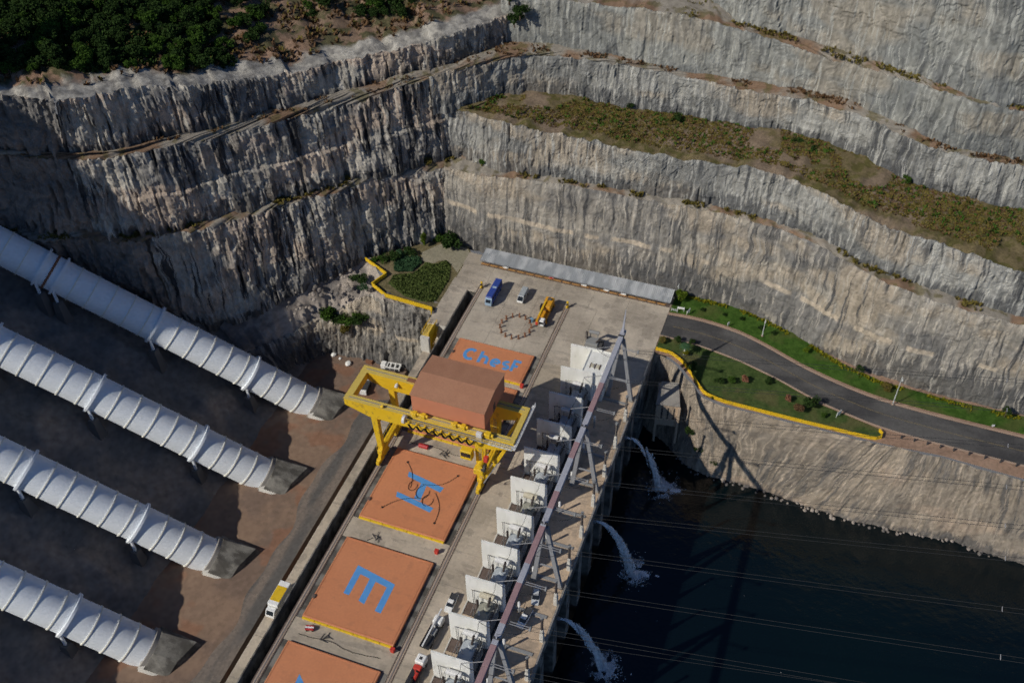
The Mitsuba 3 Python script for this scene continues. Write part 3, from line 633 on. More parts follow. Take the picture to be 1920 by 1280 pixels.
# garden shelf
GARD = [[60.5, 20.9], [84.6, 20.9], [88.5, 24], [89.5, 31], [84, 36.5], [80, 42], [75.5, 46.5], [71.8, 49.5], [71.2, 48.3], [67.5, 39.7], [62.2, 42.2], [58.9, 36.3], [58.6, 29.1], [58.2, 21.0]]
pave('garden_bed', GARD, -0.004, 'garden_soil', 'soil of the small garden left of the parking area', 'ground')
pave('gravel_path', [[76.8, 33.2], [80, 34.5], [85.0, 31.0], [86.5, 27], [85.8, 22.5], [84.1, 21.0], [74.9, 21.3], [77.6, 24.2], [79.1, 26.2], [78, 28.4], [76.4, 29.3], [76.3, 31.8]], 0.010, 'gravel', 'pale gravel path curving through the garden', 'path')
LAWN_G = [[68.2, 38.2], [70.6, 33.2], [73, 32.2], [76.0, 31.6], [76.0, 28.9], [78.8, 26.4], [77.8, 24.4], [71.3, 22.3], [61.8, 22.3], [60.6, 26], [61.0, 31.5], [64.4, 38.0]]
pave('lawn', LAWN_G, 0.018, 'lawn_dull', 'dark olive lawn of the small garden beside the yellow railing', 'lawn')

# ------------------------------------------------------------------ river and far hill
struct('river', bb(-400, 70, -600, -39.0, -40, -25.0), 'river_water', 'dark still river water below the powerhouse', 'water')

# the ridge upstream of the basin that keeps the sun off its upper left corner
ab = [(54, 130), (58, 105), (60, 93), (59.5, 88), (62, 81), (65, 75), (64, 69), (63, 65), (66, 57), (69.5, 49), (71, 41), (74, 33), (86, 26), (91, 9), (118, -15), (168, -40), (250, -80)]
rid = along(np.array([[b - 115, a + 0.86 * 115, 115.0] for a, b in ab]), step=1.0, sigma=1.2)
rid[:, 2] += 1.5 * (nz(rid[:, 0] / 5, rid[:, 1] / 5, 0, 4) - 0.5)
rows = []
for k, t in enumerate(np.linspace(0, 1, 40)):
    q = rid.copy()
    q[:, 2] = rid[:, 2] * (1 - t) + (-5) * t
    q[:, 0] += 10 * t - 4 + 3.0 * nz(rid[:, 0] / 6, rid[:, 1] / 6, k / 3.0, 9)
    q[:, 1] -= 7 * t - 3
    if k == 0:
        q[:, :2] = rid[:, :2]
    rows.append(q)
back = rid + np.array([-45, 40, 6])
struct('ridge', grid(np.stack([back] + rows, 1)), 'slope_rock', 'rocky ridge upstream of the penstocks', 'hillside')

# ------------------------------------------------------------------ powerhouse deck: body, slabs, trench, walkway
DECK = struct('powerhouse_deck', cat([
    bb(-110, 84.6, -39.2, 13.3, -40, -0.14),            # machine hall under the deck
    bb(53.5, 84.6, 13.3, 21.3, -40, -0.14),             # far left part
    bb(-110, 53.5, 15.98, 20.6, -40, -5.44),            # upstream walkway
    bb(-110, 53.5, 13.3, 15.7, -40, -8.0),              # floor of the trench
]), 'dark_concrete', 'concrete body of the powerhouse under its deck', 'powerhouse deck')
# cut the trench into the far left part: the slab there starts at y = 16
scene.pop(DECK)
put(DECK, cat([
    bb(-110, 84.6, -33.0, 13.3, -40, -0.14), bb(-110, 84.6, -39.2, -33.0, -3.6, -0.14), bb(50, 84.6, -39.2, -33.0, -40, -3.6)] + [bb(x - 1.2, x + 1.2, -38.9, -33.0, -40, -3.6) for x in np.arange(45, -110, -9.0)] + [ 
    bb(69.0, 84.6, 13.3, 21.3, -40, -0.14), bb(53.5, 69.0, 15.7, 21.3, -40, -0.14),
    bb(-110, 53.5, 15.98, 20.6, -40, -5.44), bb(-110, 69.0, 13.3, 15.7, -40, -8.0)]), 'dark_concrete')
rg = np.random.default_rng(3)
def slabs(x0, x1, y0, y1, step, m):
    n = max(1, round((x1 - x0) / step))
    for i in range(n):
        a, b = x0 + (x1 - x0) * i / n, x0 + (x1 - x0) * (i + 1) / n
        v, f = bb(a + 0.03, b - 0.03, y0 + 0.03, y1 - 0.03, -0.14, 0.0 + rg.uniform(-0.012, 0.012))
        part(DECK, 'slab', (v, f), m)
HATCHX = [-54, -27, 0, 27]
HL = 10.55
for hx in HATCHX[:-1]:
    slabs(hx + HL + 0.2, hx + 27 - HL - 0.2, -11.9, 11.9, 6, 'strip_concrete')
slabs(27 + HL + 0.2, 39.7, -11.9, 11.9, 6, 'strip_concrete')
slabs(-90, -54 - HL - 0.2, -11.9, 11.9, 9, 'strip_concrete')
for y0, y1 in ((-11.9, -4), (-4, 4), (4, 11.9)):
    slabs(50.5, 73, y0, y1, 7.5, 'deck_concrete')
for y0, y1 in ((-39.2, -29), (-29, -20.6), (-20.6, -13.4)):
    slabs(49.5, 73, y0, y1, 8, 'deck_concrete')
slabs(-90, 49.5, -20.6, -13.4, 9, 'strip_concrete')
slabs(-90, 49.5, -39.2, -28.9, 9, 'side_concrete')
for y0, y1 in ((-39.2, -28), (-28, -18), (-18, -8), (-8, 2), (2, 12), (12, 21.3)):
    slabs(73, 84.6, y0, y1, 6, 'deck_concrete')
slabs(53.5, 73, 16.02, 21.3, 6.5, 'deck_concrete')
slabs(69.0, 73, 13.35, 16.02, 6.5, 'deck_concrete')
for y0, y1 in ((11.9, 13.3), (-13.4, -11.9)):
    slabs(-90, 73, y0, y1, 13.5, 'strip_concrete')
for i in range(12):
    part(DECK, 'slab', bb(-90 + 11.96 * i + 0.03, -90 + 11.96 * (i + 1) - 0.03, 16.0, 20.6, -5.44, -5.3), 'strip_concrete')
single('trench_wall', bb(-110, 69.0, 15.7, 15.98, -8, 0.02), 'dark_concrete', 'long thin concrete wall between the dark trench and the lower upstream walkway', 'wall')
part(DECK, 'end_face', bb(53.38, 53.5, 15.98, 21.3, -5.3, -0.06), 'pale_concrete', 'white end face below the raised slab')
# pale edge beam and guard rail along the river side
single('edge_parapet', cat([bb(-90, 62.5, -39.35, -39.05, -0.7, 0.35)]), 'pier_concrete', 'low concrete parapet along the river edge of the deck', 'parapet')
rl = [tube([[-90, -39.2, z], [62, -39.2, z]], 0.035, 5) for z in (0.85, 1.25)] + [cyl([x, -39.2, 0.3], [x, -39.2, 1.25], 0.035, n=5) for x in np.arange(-88, 62, 3.0)]
single('river_railing', cat(rl), 'steel_grey', 'thin steel railing on the parapet at the river edge', 'railing')

# crane rails
for y, lab in ((12.6, 'upstream crane rail between the trench and the orange hatch covers'), (-12.65, 'downstream crane rail between the orange hatch covers and the white walls')):
    r = thing('crane_rail', lab, 'rail')
    part(r, 'rail_head', bb(-90, 71.3, y - 0.06, y + 0.06, 0.012, 0.13), 'steel_grey')
    for dy in (-0.55, 0.55):
        part(r, 'groove', bb(-90, 71.3, y + dy - 0.13, y + dy + 0.13, 0.0, 0.018), 'grate_brown')
    part(r, 'sill', bb(-90, 71.3, y - 0.3, y + 0.3, 0.0, 0.016), 'kerb')
for y, w in ((12.5, 'beside the blue bus'), (-12.65, 'beside the orange crane truck')):
    b = thing('buffer_post', f'yellow buffer post at the crane rail end {w}', 'post')
    part(b, 'post', cat([cbb(71.0, 71.6, y - 0.35, y + 0.35, 0.0, 0.5, 0.05), cbb(71.3, 71.6, y - 0.28, y + 0.28, 0.5, 2.1, 0.05), beam([70.7, y, 0.2], [71.4, y, 1.9], 0.2)]), 'yellow_paint')
    part(b, 'buffer', cyl([70.6, y, 1.4], [71.35, y, 1.4], 0.2, n=10), 'steel_dark')

# ------------------------------------------------------------------ orange hatch covers
def hatch(xc, half, label, group=None):
    h = thing('hatch_cover', label, 'hatch cover', group)
    x0, x1 = xc - half, xc + half
    part(h, 'panel', cbb(x0, x1, -10.5, 10.5, 0.0, 0.62, 0.12), 'orange_paint')
    part(h, 'rim', cat([bb(x0 + 0.5, x1 - 0.3, -9.95, -9.80, 0.6, 0.70), bb(x0 + 0.3, x0 + 0.45, -9.95, 10.3, 0.6, 0.70), bb(x1 - 0.45, x1 - 0.3, -9.8, 10.3, 0.6, 0.70), bb(x0 + 0.45, x1 - 0.45, 10.15, 10.3, 0.6, 0.70)]), 'orange_paint')
    for i in range(7):
        a = -10.45 + 20.9 * i / 7
        part(h, 'edge_guard', cbb(x0 - 0.42, x0 - 0.02, a + 0.05, a + 20.9 / 7 - 0.05, 0.0, 0.5, 0.04), 'yellow_paint')
    part(h, 'seal', bb(x1 + 0.02, x1 + 0.22, -10.45, 9.6, 0.0, 0.3), 'cable_black')
    part(h, 'lug', cbb(x0 + 4.5, x0 + 5.3, 9.9, 10.7, 0.6, 0.95, 0.05), 'grate_brown')
    return h

def lettering(h, polys, z=0.626):
    from shapely.geometry import Polygon
    from shapely.ops import unary_union
    g = unary_union([Polygon(p).buffer(0) for p in polys])
    ms = [trimesh.creation.extrude_polygon(q, 0.006, engine='earcut') for q in getattr(g, 'geoms', [g])]
    v, f = cat(ms); v[:, 2] += z
    return part(h, 'lettering', (v, f), 'blue_letter')

hH = hatch(0, HL, 'orange hatch cover with a big blue letter H, beside the yellow crane legs')
lettering(hH, [[(4.7, 4.9), (3.25, 4.55), (1.45, -4.4), (2.95, -4.7)], [(-1.55, 5.1), (-2.95, 4.75), (-4.5, -4.35), (-3.1, -4.65)], [(2.9, 0.85), (2.6, -0.65), (-2.6, 0.55), (-2.4, -0.95), (2.6, -0.65)][:2] + [(-2.3, -1.0), (-2.1, 0.65)]])
hE = hatch(-27, HL, 'orange hatch cover with a big blue letter E')
lettering(hE, [[(-22.5, 4.85), (-24.15, 4.7), (-25.7, -4.75), (-24.25, -4.7)], [(-23.0, 4.85), (-23.3, 3.35), (-29.9, 3.4), (-29.8, 4.75)], [(-23.8, 0.95), (-24.1, -0.55), (-30.8, -0.6), (-30.4, 0.9)], [(-24.2, -3.4), (-24.4, -4.8), (-31.6, -4.85), (-31.5, -3.4)]])
hS = hatch(-54, HL, 'orange hatch cover at the bottom edge, with the tip of a blue letter')
sx = lambda u, v: (-54 + 4.4 - u, -v)
lettering(hS, [[sx(-0.2, -4.7), sx(1.7, -4.6), sx(2.1, -2.8), sx(1.6, -2.6)], [sx(1.2, -4.6), sx(5.8, -4.4), sx(6.8, -3.4), sx(7.2, -0.8), sx(5.9, -0.6), sx(5.4, -2.7), sx(1.6, -3.0)], [sx(1.2, -0.3), sx(6.9, -0.3), sx(6.9, -1.6), sx(1.2, -1.6)], [sx(1.0, -1.6), sx(2.3, -1.6), sx(2.5, 3.2), sx(7.4, 3.4), sx(7.4, 4.7), sx(2.0, 4.5), sx(1.1, 3.6)]])
hC = hatch(27, HL, 'orange hatch cover lying in the shade under the yellow crane')
cx = lambda u, v: (27 + 4.2 - u, -v)
lettering(hC, [[cx(0, -3.5), cx(1.4, -3.2), cx(1.6, 3.4), cx(0.2, 3.7)], [cx(0.2, -4.2), cx(6, -4), cx(6, -2.7), cx(0.4, -2.9)], [cx(0.4, 2.6), cx(6.2, 2.8), cx(6.2, 4.1), cx(0.6, 3.9)]])
hF = hatch(45.1, 5.2, 'short orange hatch cover at the far end, with a blue company name')
def strokes(*ls, w=0.85):
    from shapely.geometry import LineString
    from shapely.ops import unary_union
    return unary_union([LineString(l).buffer(w / 2, cap_style='flat', join_style='mitre') for l in ls])
def arc(cx_, cy_, rx, ry, a0, a1, n=14):
    return [(cx_ + rx * math.cos(math.radians(a)), cy_ + ry * math.sin(math.radians(a))) for a in np.linspace(a0, a1, n)]
word = [strokes(arc(1.75, 2.1, 1.45, 1.75, 50, 310), w=0.95),
        strokes([(4.6, 0), (4.6, 4.1)], arc(5.6, 1.4, 1.0, 1.1, 180, 0) + [(6.6, 0)]),
        strokes([(8.0, 1.25), (9.9, 1.25)], arc(8.95, 1.25, 1.0, 1.15, 0, 300)),
        strokes(arc(11.9, 1.85, 0.75, 0.65, 50, 270) + arc(11.9, 0.62, 0.75, 0.62, 90, -130)),
        strokes([(13.7, -0.2), (13.7, 3.9)], [(13.3, 3.5), (15.4, 3.5)], [(13.7, 1.75), (15.0, 1.75)])]
ms = []
for g in word:
    for q in getattr(g, 'geoms', [g]):
        m = trimesh.creation.extrude_polygon(q, 0.006, engine='earcut')
        v = np.array(m.vertices)
        ms.append((np.stack([43.35 + v[:, 1], 7.3 - v[:, 0], 0.626 + v[:, 2]], 1), m.faces))
part(hF, 'lettering', cat(ms), 'blue_letter')

# lifting sling on the H cover
def wig(p, q, bend, n=14):
    t = np.linspace(0, 1, n)[:, None]
    p, q = np.array(p, float), np.array(q, float)
    d = q - p; nrm = np.array([-d[1], d[0]])
    return np.hstack([p + d * t + nrm * (bend * np.sin(np.pi * t)), np.full((n, 1), 0.70)])
sl = thing('wire_sling', 'four legged wire sling with loops spread over the letter H', 'sling')
for p, q, b in (((7.1, 6.3), (0.4, 2.6), 0.10), ((7.2, -6.5), (2.3, 0.3), 0.16), ((-6.8, 6.4), (-1.6, -0.6), 0.10), ((-6.9, -6.5), (1.0, -3.4), -0.12)):
    part(sl, 'rope', tube(wig(p, q, b), 0.06, 5), 'cable_black')
    part(sl, 'eye', cyl([p[0], p[1], 0.64], [p[0], p[1], 0.82], 0.24, n=8), 'cable_black')
for c, r, e in (((1.2, 2.3), 1.5, 1.5), ((0.2, -0.6), 1.9, 1.25), ((-1.6, -2.6), 1.6, 1.3)):
    a = np.linspace(0.3, 5.2, 24)
    part(sl, 'rope', tube(np.stack([c[0] + r * np.cos(a), c[1] + r / e * np.sin(a), a * 0 + 0.72], 1), 0.06, 5), 'cable_black')

# ------------------------------------------------------------------ penstocks
AL, RP = math.radians(38), 4.53
AZS = [-0.285, -0.258, -0.230, -0.208, -0.19]                       # the four pipes close in on one another by a degree or two
PD = np.array([0, math.cos(AL), math.sin(AL)])
PX = np.array([1.0, 0, 0])                                      # level, across the pipe
PZ = np.cross(PX, PD)
P00 = np.array([36.0, 51.0, -26.0])
def ring_mesh(t0, t1, r0, r1, n=72):
    a = np.arange(n) * 2 * np.pi / n
    c = np.cos(a)[:, None] * PX + np.sin(a)[:, None] * PZ
    V = np.vstack([c * r + PD * t for t, r in ((t0, r0), (t0, r1), (t1, r1), (t1, r0))])
    F = []
    for k in range(3):
        i = np.arange(n); j = (i + 1) % n
        F.append(np.stack([k * n + i, (k + 1) * n + i, (k + 1) * n + j, k * n + j], 1))
    f = np.vstack(F)
    v = V
    m = trimesh.Trimesh(v, np.vstack([f[:, [0, 1, 2]], f[:, [0, 2, 3]]]), process=False)
    return np.array(m.vertices), np.array(m.faces)[:, ::-1]
BIG = [20.0, 48.4, 74.8, 79.5, 107.0]
small = [5.2, 10.0, 14.6, 22.8, 28.0, 33.1, 38.2, 43.3, 51.2, 56.2, 61.2, 66.2, 70.8, 84, 89, 94, 99, 103]
def local_frame(u, w, t):
    return PX * u + PZ * w + PD * t
names = ['first penstock from the far side, half in shade at its top', 'second penstock from the far side, a dark patch at the left edge', 'third penstock from the far side', 'fourth penstock from the far side, crossing the lower left corner', 'fifth penstock from the far side, beyond the lower left corner']
pipe_src = None
for k in range(5):
    off = np.array([-27.0 * k, 0, 0]) + P00
    tf = T().translate(off.tolist()).rotate([0, 0, 1], -math.degrees(AZS[k]))
    if k == 0:
        p = pipe_src = thing('penstock', 'white ribbed steel ' + names[0], 'pipe', 'penstocks coming down the slope')
        t = np.linspace(-0.5, 122, 200)
        n = 72
        a = np.arange(n) * 2 * np.pi / n
        V = (t[:, None, None] * PD + RP * (np.cos(a)[None, :, None] * PX + np.sin(a)[None, :, None] * PZ)).reshape(-1, 3)
        i, j = np.meshgrid(np.arange(len(t) - 1), np.arange(n), indexing='ij')
        F = np.stack([i * n + j, i * n + (j + 1) % n, (i + 1) * n + (j + 1) % n, (i + 1) * n + j], -1).reshape(-1, 4)
        part(p, 'shell', (V, F), 'pipe_white', smooth=True, to_world=tf)
        for s in small:
            part(p, 'stiffener_ring', ring_mesh(s - 0.14, s + 0.14, RP - 0.05, RP + 0.24), 'ring_cream', to_world=tf)
        for s in BIG:
            q = part(p, 'support_ring', ring_mesh(s - 0.3, s + 0.3, RP - 0.05, RP + 0.75), 'pipe_white', to_world=tf)
            legs = []
            for sd in (-1, 1):
                a0 = local_frame(sd * (RP + 0.25), -0.3, s); a1 = a0 + np.array([0, 0, -4.4])
                legs.append(beam(a0, a1, 0.55, 0.55))
            part(q, 'leg', legs[0], 'pipe_white', to_world=tf)
            part(q, 'leg', legs[1], 'pipe_white', to_world=tf)
        part(p, 'expansion_joint', ring_mesh(76.8, 77.4, RP - 0.1, RP + 0.2), 'rust', 'rust streaked expansion joint', to_world=tf)
        part(p, 'collar', ring_mesh(0.2, 1.2, RP - 0.1, RP + 0.8), 'pier_concrete', to_world=tf)
    else:
        q = thing('penstock', 'white ribbed steel ' + names[k], 'pipe', 'penstocks coming down the slope')
        for s_ in [s_ for s_ in scene if s_.startswith(pipe_src + '__')]:
            scene[q + s_[len(pipe_src):]] = {**scene[s_], 'to_world': tf}
ordw = ['first', 'second', 'third', 'fourth', 'fifth']
for k in range(5):
    off = np.array([-27.0 * k, 0, 0]) + P00
    def local_frame(u, w, t, a=-AZS[k]):
        return rotz((PX * u + PZ * w + PD * t)[None], a)[0]
    # anchor block: an eight sided jacket that dives into the platform
    pr = [(-5.4, -3), (-5.4, 2.4), (-2.7, 5.3), (2.7, 5.3), (5.4, 2.4), (5.4, -3)]
    pts = [local_frame(u, w, t) + off for t in (0.25, -1.0) for u, w in pr]
    pts += [np.array([off[0] + x, y, z]) for x, y, z in ((5.0, 39.8, -25.2), (-4.6, 43.0, -25.3), (4.6, 40.6, -23.4), (-1.2, 42.2, -23.6), (5.0, 40.3, -28), (-4.6, 43.0, -28))]
    V, F3 = hull(pts)
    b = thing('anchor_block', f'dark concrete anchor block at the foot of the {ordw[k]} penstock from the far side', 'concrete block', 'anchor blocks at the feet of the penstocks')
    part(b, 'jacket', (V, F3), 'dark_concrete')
    c0 = local_frame(-5.3, 1.5, 0.3) + off
    part(b, 'plinth', hull([[c0[0] - 0.7, c0[1] + 0.9, -25.2], [c0[0] - 0.5, c0[1] - 3.5, -25.2], [c0[0] + 1.5, c0[1] - 6.5, -25.2], [c0[0] + 1.5, c0[1] + 0.9, -25.2], [c0[0] - 0.1, c0[1] + 0.8, -24.0], [c0[0] + 1.2, c0[1] + 0.8, -23.3], [c0[0] + 1.0, c0[1] - 3, -24.3]]), 'pale_concrete', 'pale lower flank')
    pi = 0
    for s in BIG[:4]:
        for sd in (-1, 1):
            a0 = local_frame(sd * (RP + 0.25), -0.3, s) + off + np.array([0, 0, -4.4])
            g = slope_z(np.array([[a0[0]]]), np.array([[a0[1]]]))[0, 0]
            single('saddle_pier', hull([[a0[0] + x, a0[1] + y, a0[2] + 0.05] for x in (-0.9, 0.9) for y in (-0.9, 0.9)] + [[a0[0] + x, a0[1] + y, min(g, a0[2]) - 1.5] for x in (-1.4, 1.4) for y in (-1.5, 1.5)]), 'support_concrete',
                   f'concrete pier carrying a support ring of the {ordw[k]} penstock from the far side', 'pier', f'piers under the {ordw[k]} penstock')

# ------------------------------------------------------------------ gantry crane
cr = thing('gantry_crane', 'large yellow gantry crane with an orange brown machine house on top', 'crane')
GX = ((6.1, 7.6), (15.2, 17.0))
for x0, x1 in GX:
    prof = [(20.0, 19.2), (20.0, 17.2), (14.0, 15.1), (-15.0, 15.1), (-21.0, 17.0), (-21.0, 19.2)]
    g = part(cr, 'girder', hull([[x, y, z] for x in (x0, x1) for y, z in prof]), 'yellow_paint')
    part(g, 'top_plate', bb(x0 - 0.12, x1 + 0.12, -21.0, 20.1, 19.2, 19.32), 'yellow_top', 'weathered paler top plate')
    part(g, 'trolley_rail', bb((x0 + x1) / 2 - 0.07, (x0 + x1) / 2 + 0.07, -20, 19, 19.32, 19.46), 'steel_grey')
for y0, y1 in ((18.5, 20.0), (-21.0, -19.9)):
    g = part(cr, 'end_tie', bb(7.6, 15.2, y0, y1, 17.1, 19.18), 'yellow_paint')
    part(g, 'top_plate', bb(7.7, 15.1, y0 - 0.05, y1 + 0.05, 19.18, 19.3), 'yellow_top', 'weathered paler top plate')
for x in (6.85, 16.1):
    for y in (12.6, -12.65):
        s = 1 if y > 0 else -1
        w0, w1 = (1.5, 1.15) if y > 0 else (2.6, 1.5)
        lg = part(cr, 'leg', beam([x, y + s * 0.4, 15.3], [x, y, 2.3], w0, 1.3, w1, 1.1), 'yellow_paint')
        if y < 0:
            part(lg, 'ladder', cat([tube([[x - 0.95, y - 0.3 + d, 2.5], [x - 0.95, y - 0.5 + d, 15]], 0.05, 5) for d in (-0.25, 0.25)] + [tube([[x - 0.95, y - 0.55 - (z - 2.5) * 0.016, z], [x - 0.95, y - 0.05 - (z - 2.5) * 0.016, z]], 0.03, 4) for z in np.arange(3, 15, 0.6)]), 'steel_grey')
for y in (12.6, -12.65):
    part(cr, 'sill_beam', cbb(5.6, 17.4, y - 0.6, y + 0.6, 2.6, 4.0, 0.08), 'yellow_paint')
    part(cr, 'sill_rail', cat([tube([[5.8, y + 0.75 * d, 4.9], [17.2, y + 0.75 * d, 4.9]], 0.05, 5) for d in (1, -1)] + [tube([[x, y + 0.75 * d, 3.9], [x, y + 0.75 * d, 4.9]], 0.04, 4) for d in (1, -1) for x in np.arange(5.8, 17.3, 1.9)]), 'yellow_paint')
    for xb in (5.7, 8.3, 14.6, 17.2):
        bg = part(cr, 'bogie', cat([cbb(xb - 1.15, xb + 1.15, y - 0.55, y + 0.55, 0.75, 1.75, 0.1), hull([[xb - 0.6, y - 0.4, 1.7], [xb + 0.6, y - 0.4, 1.7], [xb - 0.6, y + 0.4, 1.7], [xb + 0.6, y + 0.4, 1.7], [xb - 0.25, y - 0.3, 2.7], [xb + 0.25, y - 0.3, 2.7], [xb - 0.25, y + 0.3, 2.7], [xb + 0.25, y + 0.3, 2.7]])]), 'yellow_paint')
        for dx in (-0.65, 0.65):
            part(bg, 'wheel', cyl([xb + dx, y - 0.25, 0.55], [xb + dx, y + 0.25, 0.55], 0.45, n=16), 'steel_dark')
    part(cr, 'rail_clamp', cbb(3.9, 4.6, y - 0.4, y + 0.4, 0.5, 1.6, 0.08), 'yellow_paint')
    part(cr, 'rail_clamp', cbb(18.3, 19.0, y - 0.4, y + 0.4, 0.5, 1.6, 0.08), 'yellow_paint')
# machine house
hx0, hx1, hy0, hy1 = 7.7, 20.2, -13.75, 3.6
hs = part(cr, 'machine_house', cat([bb(hx0, hx1, hy0, hy1, 19.6, 24.75)] + [bb(hx0 + 0.0, hx0 + 0.0 + 0.05, y, y + 0.06, 19.7, 24.6) for y in np.arange(hy0 + 0.6, hy1, 99)]), 'house_wall', 'orange brown sheet metal machine house')
mx = 0.5 * (hx0 + hx1)
for a, b, nm in ((hx0 - 0.25, mx, 'near'), (mx, hx1 + 0.25, 'far')):
    za, zb = (24.72, 25.75) if nm == 'near' else (25.75, 24.72)
    v = np.array([[a, hy0 - 0.2, za], [b, hy0 - 0.2, zb], [b, hy1 + 0.2, zb], [a, hy1 + 0.2, za]])
    part(hs, 'roof_slope', hull(np.vstack([v, v + [0, 0, 0.14]])), 'house_roof')
part(hs, 'gable', hull([[hx0, hy0, 24.74], [hx1, hy0, 24.74], [mx, hy0, 25.7], [hx0, hy0 + 0.1, 24.74], [hx1, hy0 + 0.1, 24.74], [mx, hy0 + 0.1, 25.7]]), 'house_wall')
part(hs, 'gable', hull([[hx0, hy1, 24.74], [hx1, hy1, 24.74], [mx, hy1, 25.7], [hx0, hy1 - 0.1, 24.74], [hx1, hy1 - 0.1, 24.74], [mx, hy1 - 0.1, 25.7]]), 'house_wall')
part(hs, 'door', bb(13.0, 14.2, hy0 - 0.06, hy0 - 0.002, 19.65, 21.9), 'grate_brown')
part(cr, 'trolley', cat([bb(8.0, 19.8, y, y + 0.8, 19.48, 19.62) for y in (-13.4, -5.5, 2.6)]), 'steel_dark')
# walkway with cable festoon along the near girder
wk = part(cr, 'walkway', cat([bb(4.7, 6.05, -20.9, 4.2, 18.55, 18.65)]), 'steel_grey')
part(wk, 'handrail', cat([tube([[4.72, -20.9, z], [4.72, 4.2, z]], 0.055, 5) for z in (19.2, 19.75)] + [tube([[4.72, y, 18.6], [4.72, y, 19.75]], 0.05, 4) for y in np.arange(-20.8, 4.3, 1.55)]), 'yellow_paint')
for i in range(8):
    y0 = 3.2 - i * 1.95
    yy = np.linspace(y0, y0 - 1.95, 11)
    for d in (0.0, 0.28):
        part(cr, 'festoon_cable', tube(np.stack([yy * 0 + 4.35 - d, yy, 18.9 - 1.5 * np.sin(np.linspace(0, np.pi, 11))], 1), 0.13, 6), 'cable_black')
    part(cr, 'cable_carrier', cbb(4.1, 4.75, y0 - 0.2, y0 + 0.2, 18.75, 19.1, 0.04), 'yellow_paint')
part(cr, 'cable_drum', cyl([4.9, 4.1, 19.2], [4.9, 4.7, 19.2], 1.0, n=20), 'insulator_white', 'white cable drum at the left end of the walkway')
for y in (2.5, 0.4, -7.2, -9.2):
    part(cr, 'winch_motor', cat([cbb(6.0, 7.2, y - 0.5, y + 0.5, 19.4, 20.4, 0.1), cyl([6.6, y - 1.0, 19.95], [6.6, y + 1.0, 19.95], 0.36, n=10)]), 'yellow_paint')
part(cr, 'winch_motor', cat([cbb(5.6, 6.9, -15.7, -14.5, 19.35, 20.5, 0.1), cyl([6.2, -16.3, 19.9], [6.2, -14.0, 19.9], 0.4, n=10)]), 'yellow_paint')
part(cr, 'white_cabinet', cbb(5.2, 6.0, -13.9, -12.6, 18.7, 20.6, 0.05), 'insulator_white')
for i in range(6):
    part(cr, 'platform_panel', bb(4.55, 5.9, -16.4 - 0.95 * i, -15.5 - 0.95 * i, 18.68, 18.74), 'lamp_white')
part(cr, 'end_walkway', bb(4.9, 18.6, -21.75, -21.05, 18.6, 18.75), 'insulator_white', 'pale walkway across the right end')
part(cr, 'end_railing', cat([tube([[4.9, -21.75, z], [18.6, -21.75, z]], 0.06, 5) for z in (19.3, 19.8)] + [tube([[x, -21.75, 18.7], [x, -21.75, 19.8]], 0.05, 4) for x in np.arange(5, 18.7, 1.7)]), 'insulator_white')
cab = part(cr, 'operator_cabin', cbb(4.3, 6.0, -11.6, -8.9, 11.6, 14.4, 0.1), 'yellow_paint')
part(cab, 'window', bb(4.24, 4.298, -11.4, -9.1, 12.6, 13.9), 'dark_glass')
part(cab, 'window', bb(4.5, 5.8, -8.898, -8.84, 12.6, 13.9), 'dark_glass')
part(cr, 'gear_box', cat([cbb(4.2, 5.7, -14.2, -11.9, 7.4, 9.2, 0.1), cyl([4.2, -13.4, 10.2], [5.7, -13.4, 10.2], 0.75, n=16)]), 'yellow_paint')
part(cr, 'cable_reel', cyl([5.0, -14.6, 9.6], [5.0, -13.8, 9.6], 0.95, n=20), 'steel_dark')
part(cr, 'red_box', cbb(4.6, 5.6, -15.3, -14.3, 12.0, 13.5, 0.06), 'red_paint', 'small red box beside the right leg')
part(cr, 'brace', cat([beam([6.85, -13.2, 2.6], [6.85, -18.6, 15.4], 0.7), beam([16.1, -13.2, 2.6], [16.1, -18.6, 15.4], 0.7)]), 'yellow_paint')
part(cr, 'stair', cat([beam([5.6, -14.0, 4.0], [5.6, -17.2, 11.5], 0.12), beam([4.9, -14.0, 4.0], [4.9, -17.2, 11.5], 0.12)] + [bb(4.9, 5.6, -14.0 - 0.43 * i - 0.15, -14.0 - 0.43 * i + 0.15, 4.0 + i, 4.05 + i) for i in range(8)]), 'steel_grey')
part(cr, 'floodlight', cat([cyl([15.0, 10.9, 18.0], [14.3, 10.9, 17.5], 0.42, n=12), beam([15.2, 10.9, 18.2], [14.8, 10.9, 17.9], 0.2)]), 'lamp_white')
part(cr, 'floodlight', cat([cyl([6.4, 10.4, 19.4], [6.1, 10.4, 20.0], 0.35, n=12)]), 'yellow_paint')
part(cr, 'rust_patch_cover', cbb(15.5, 16.6, 6.0, 8.6, 19.3, 19.55, 0.04), 'rust', 'rusty cover plate on the far girder')

# ------------------------------------------------------------------ transformer bays
ordn = ['first', 'second', 'third', 'fourth', 'fifth', 'sixth', 'seventh', 'eighth', 'ninth', 'tenth', 'eleventh', 'twelfth', 'thirteenth', 'fourteenth']
WX = [48.6] + [40.48 - 9 * k for k in range(13)]
for i, x in enumerate(WX):
    n = i + 1
    w = thing('fire_wall', f'white concrete fire wall, {ordn[i]} of the row from the far end', 'wall', 'white fire walls between the transformers')
    part(w, 'panel', hull([[x, -20.7, 0], [x + 0.35, -20.7, 0], [x, -28.8, 0], [x + 0.35, -28.8, 0], [x, -20.7, 9.75], [x + 0.35, -20.7, 9.75], [x, -28.8, 10.05], [x + 0.35, -28.8, 10.05]]), 'white_paint')
    part(w, 'stub_wall', bb(x + 0.352, x + 1.5, -28.85, -28.55, 0, 8.5), 'white_paint')

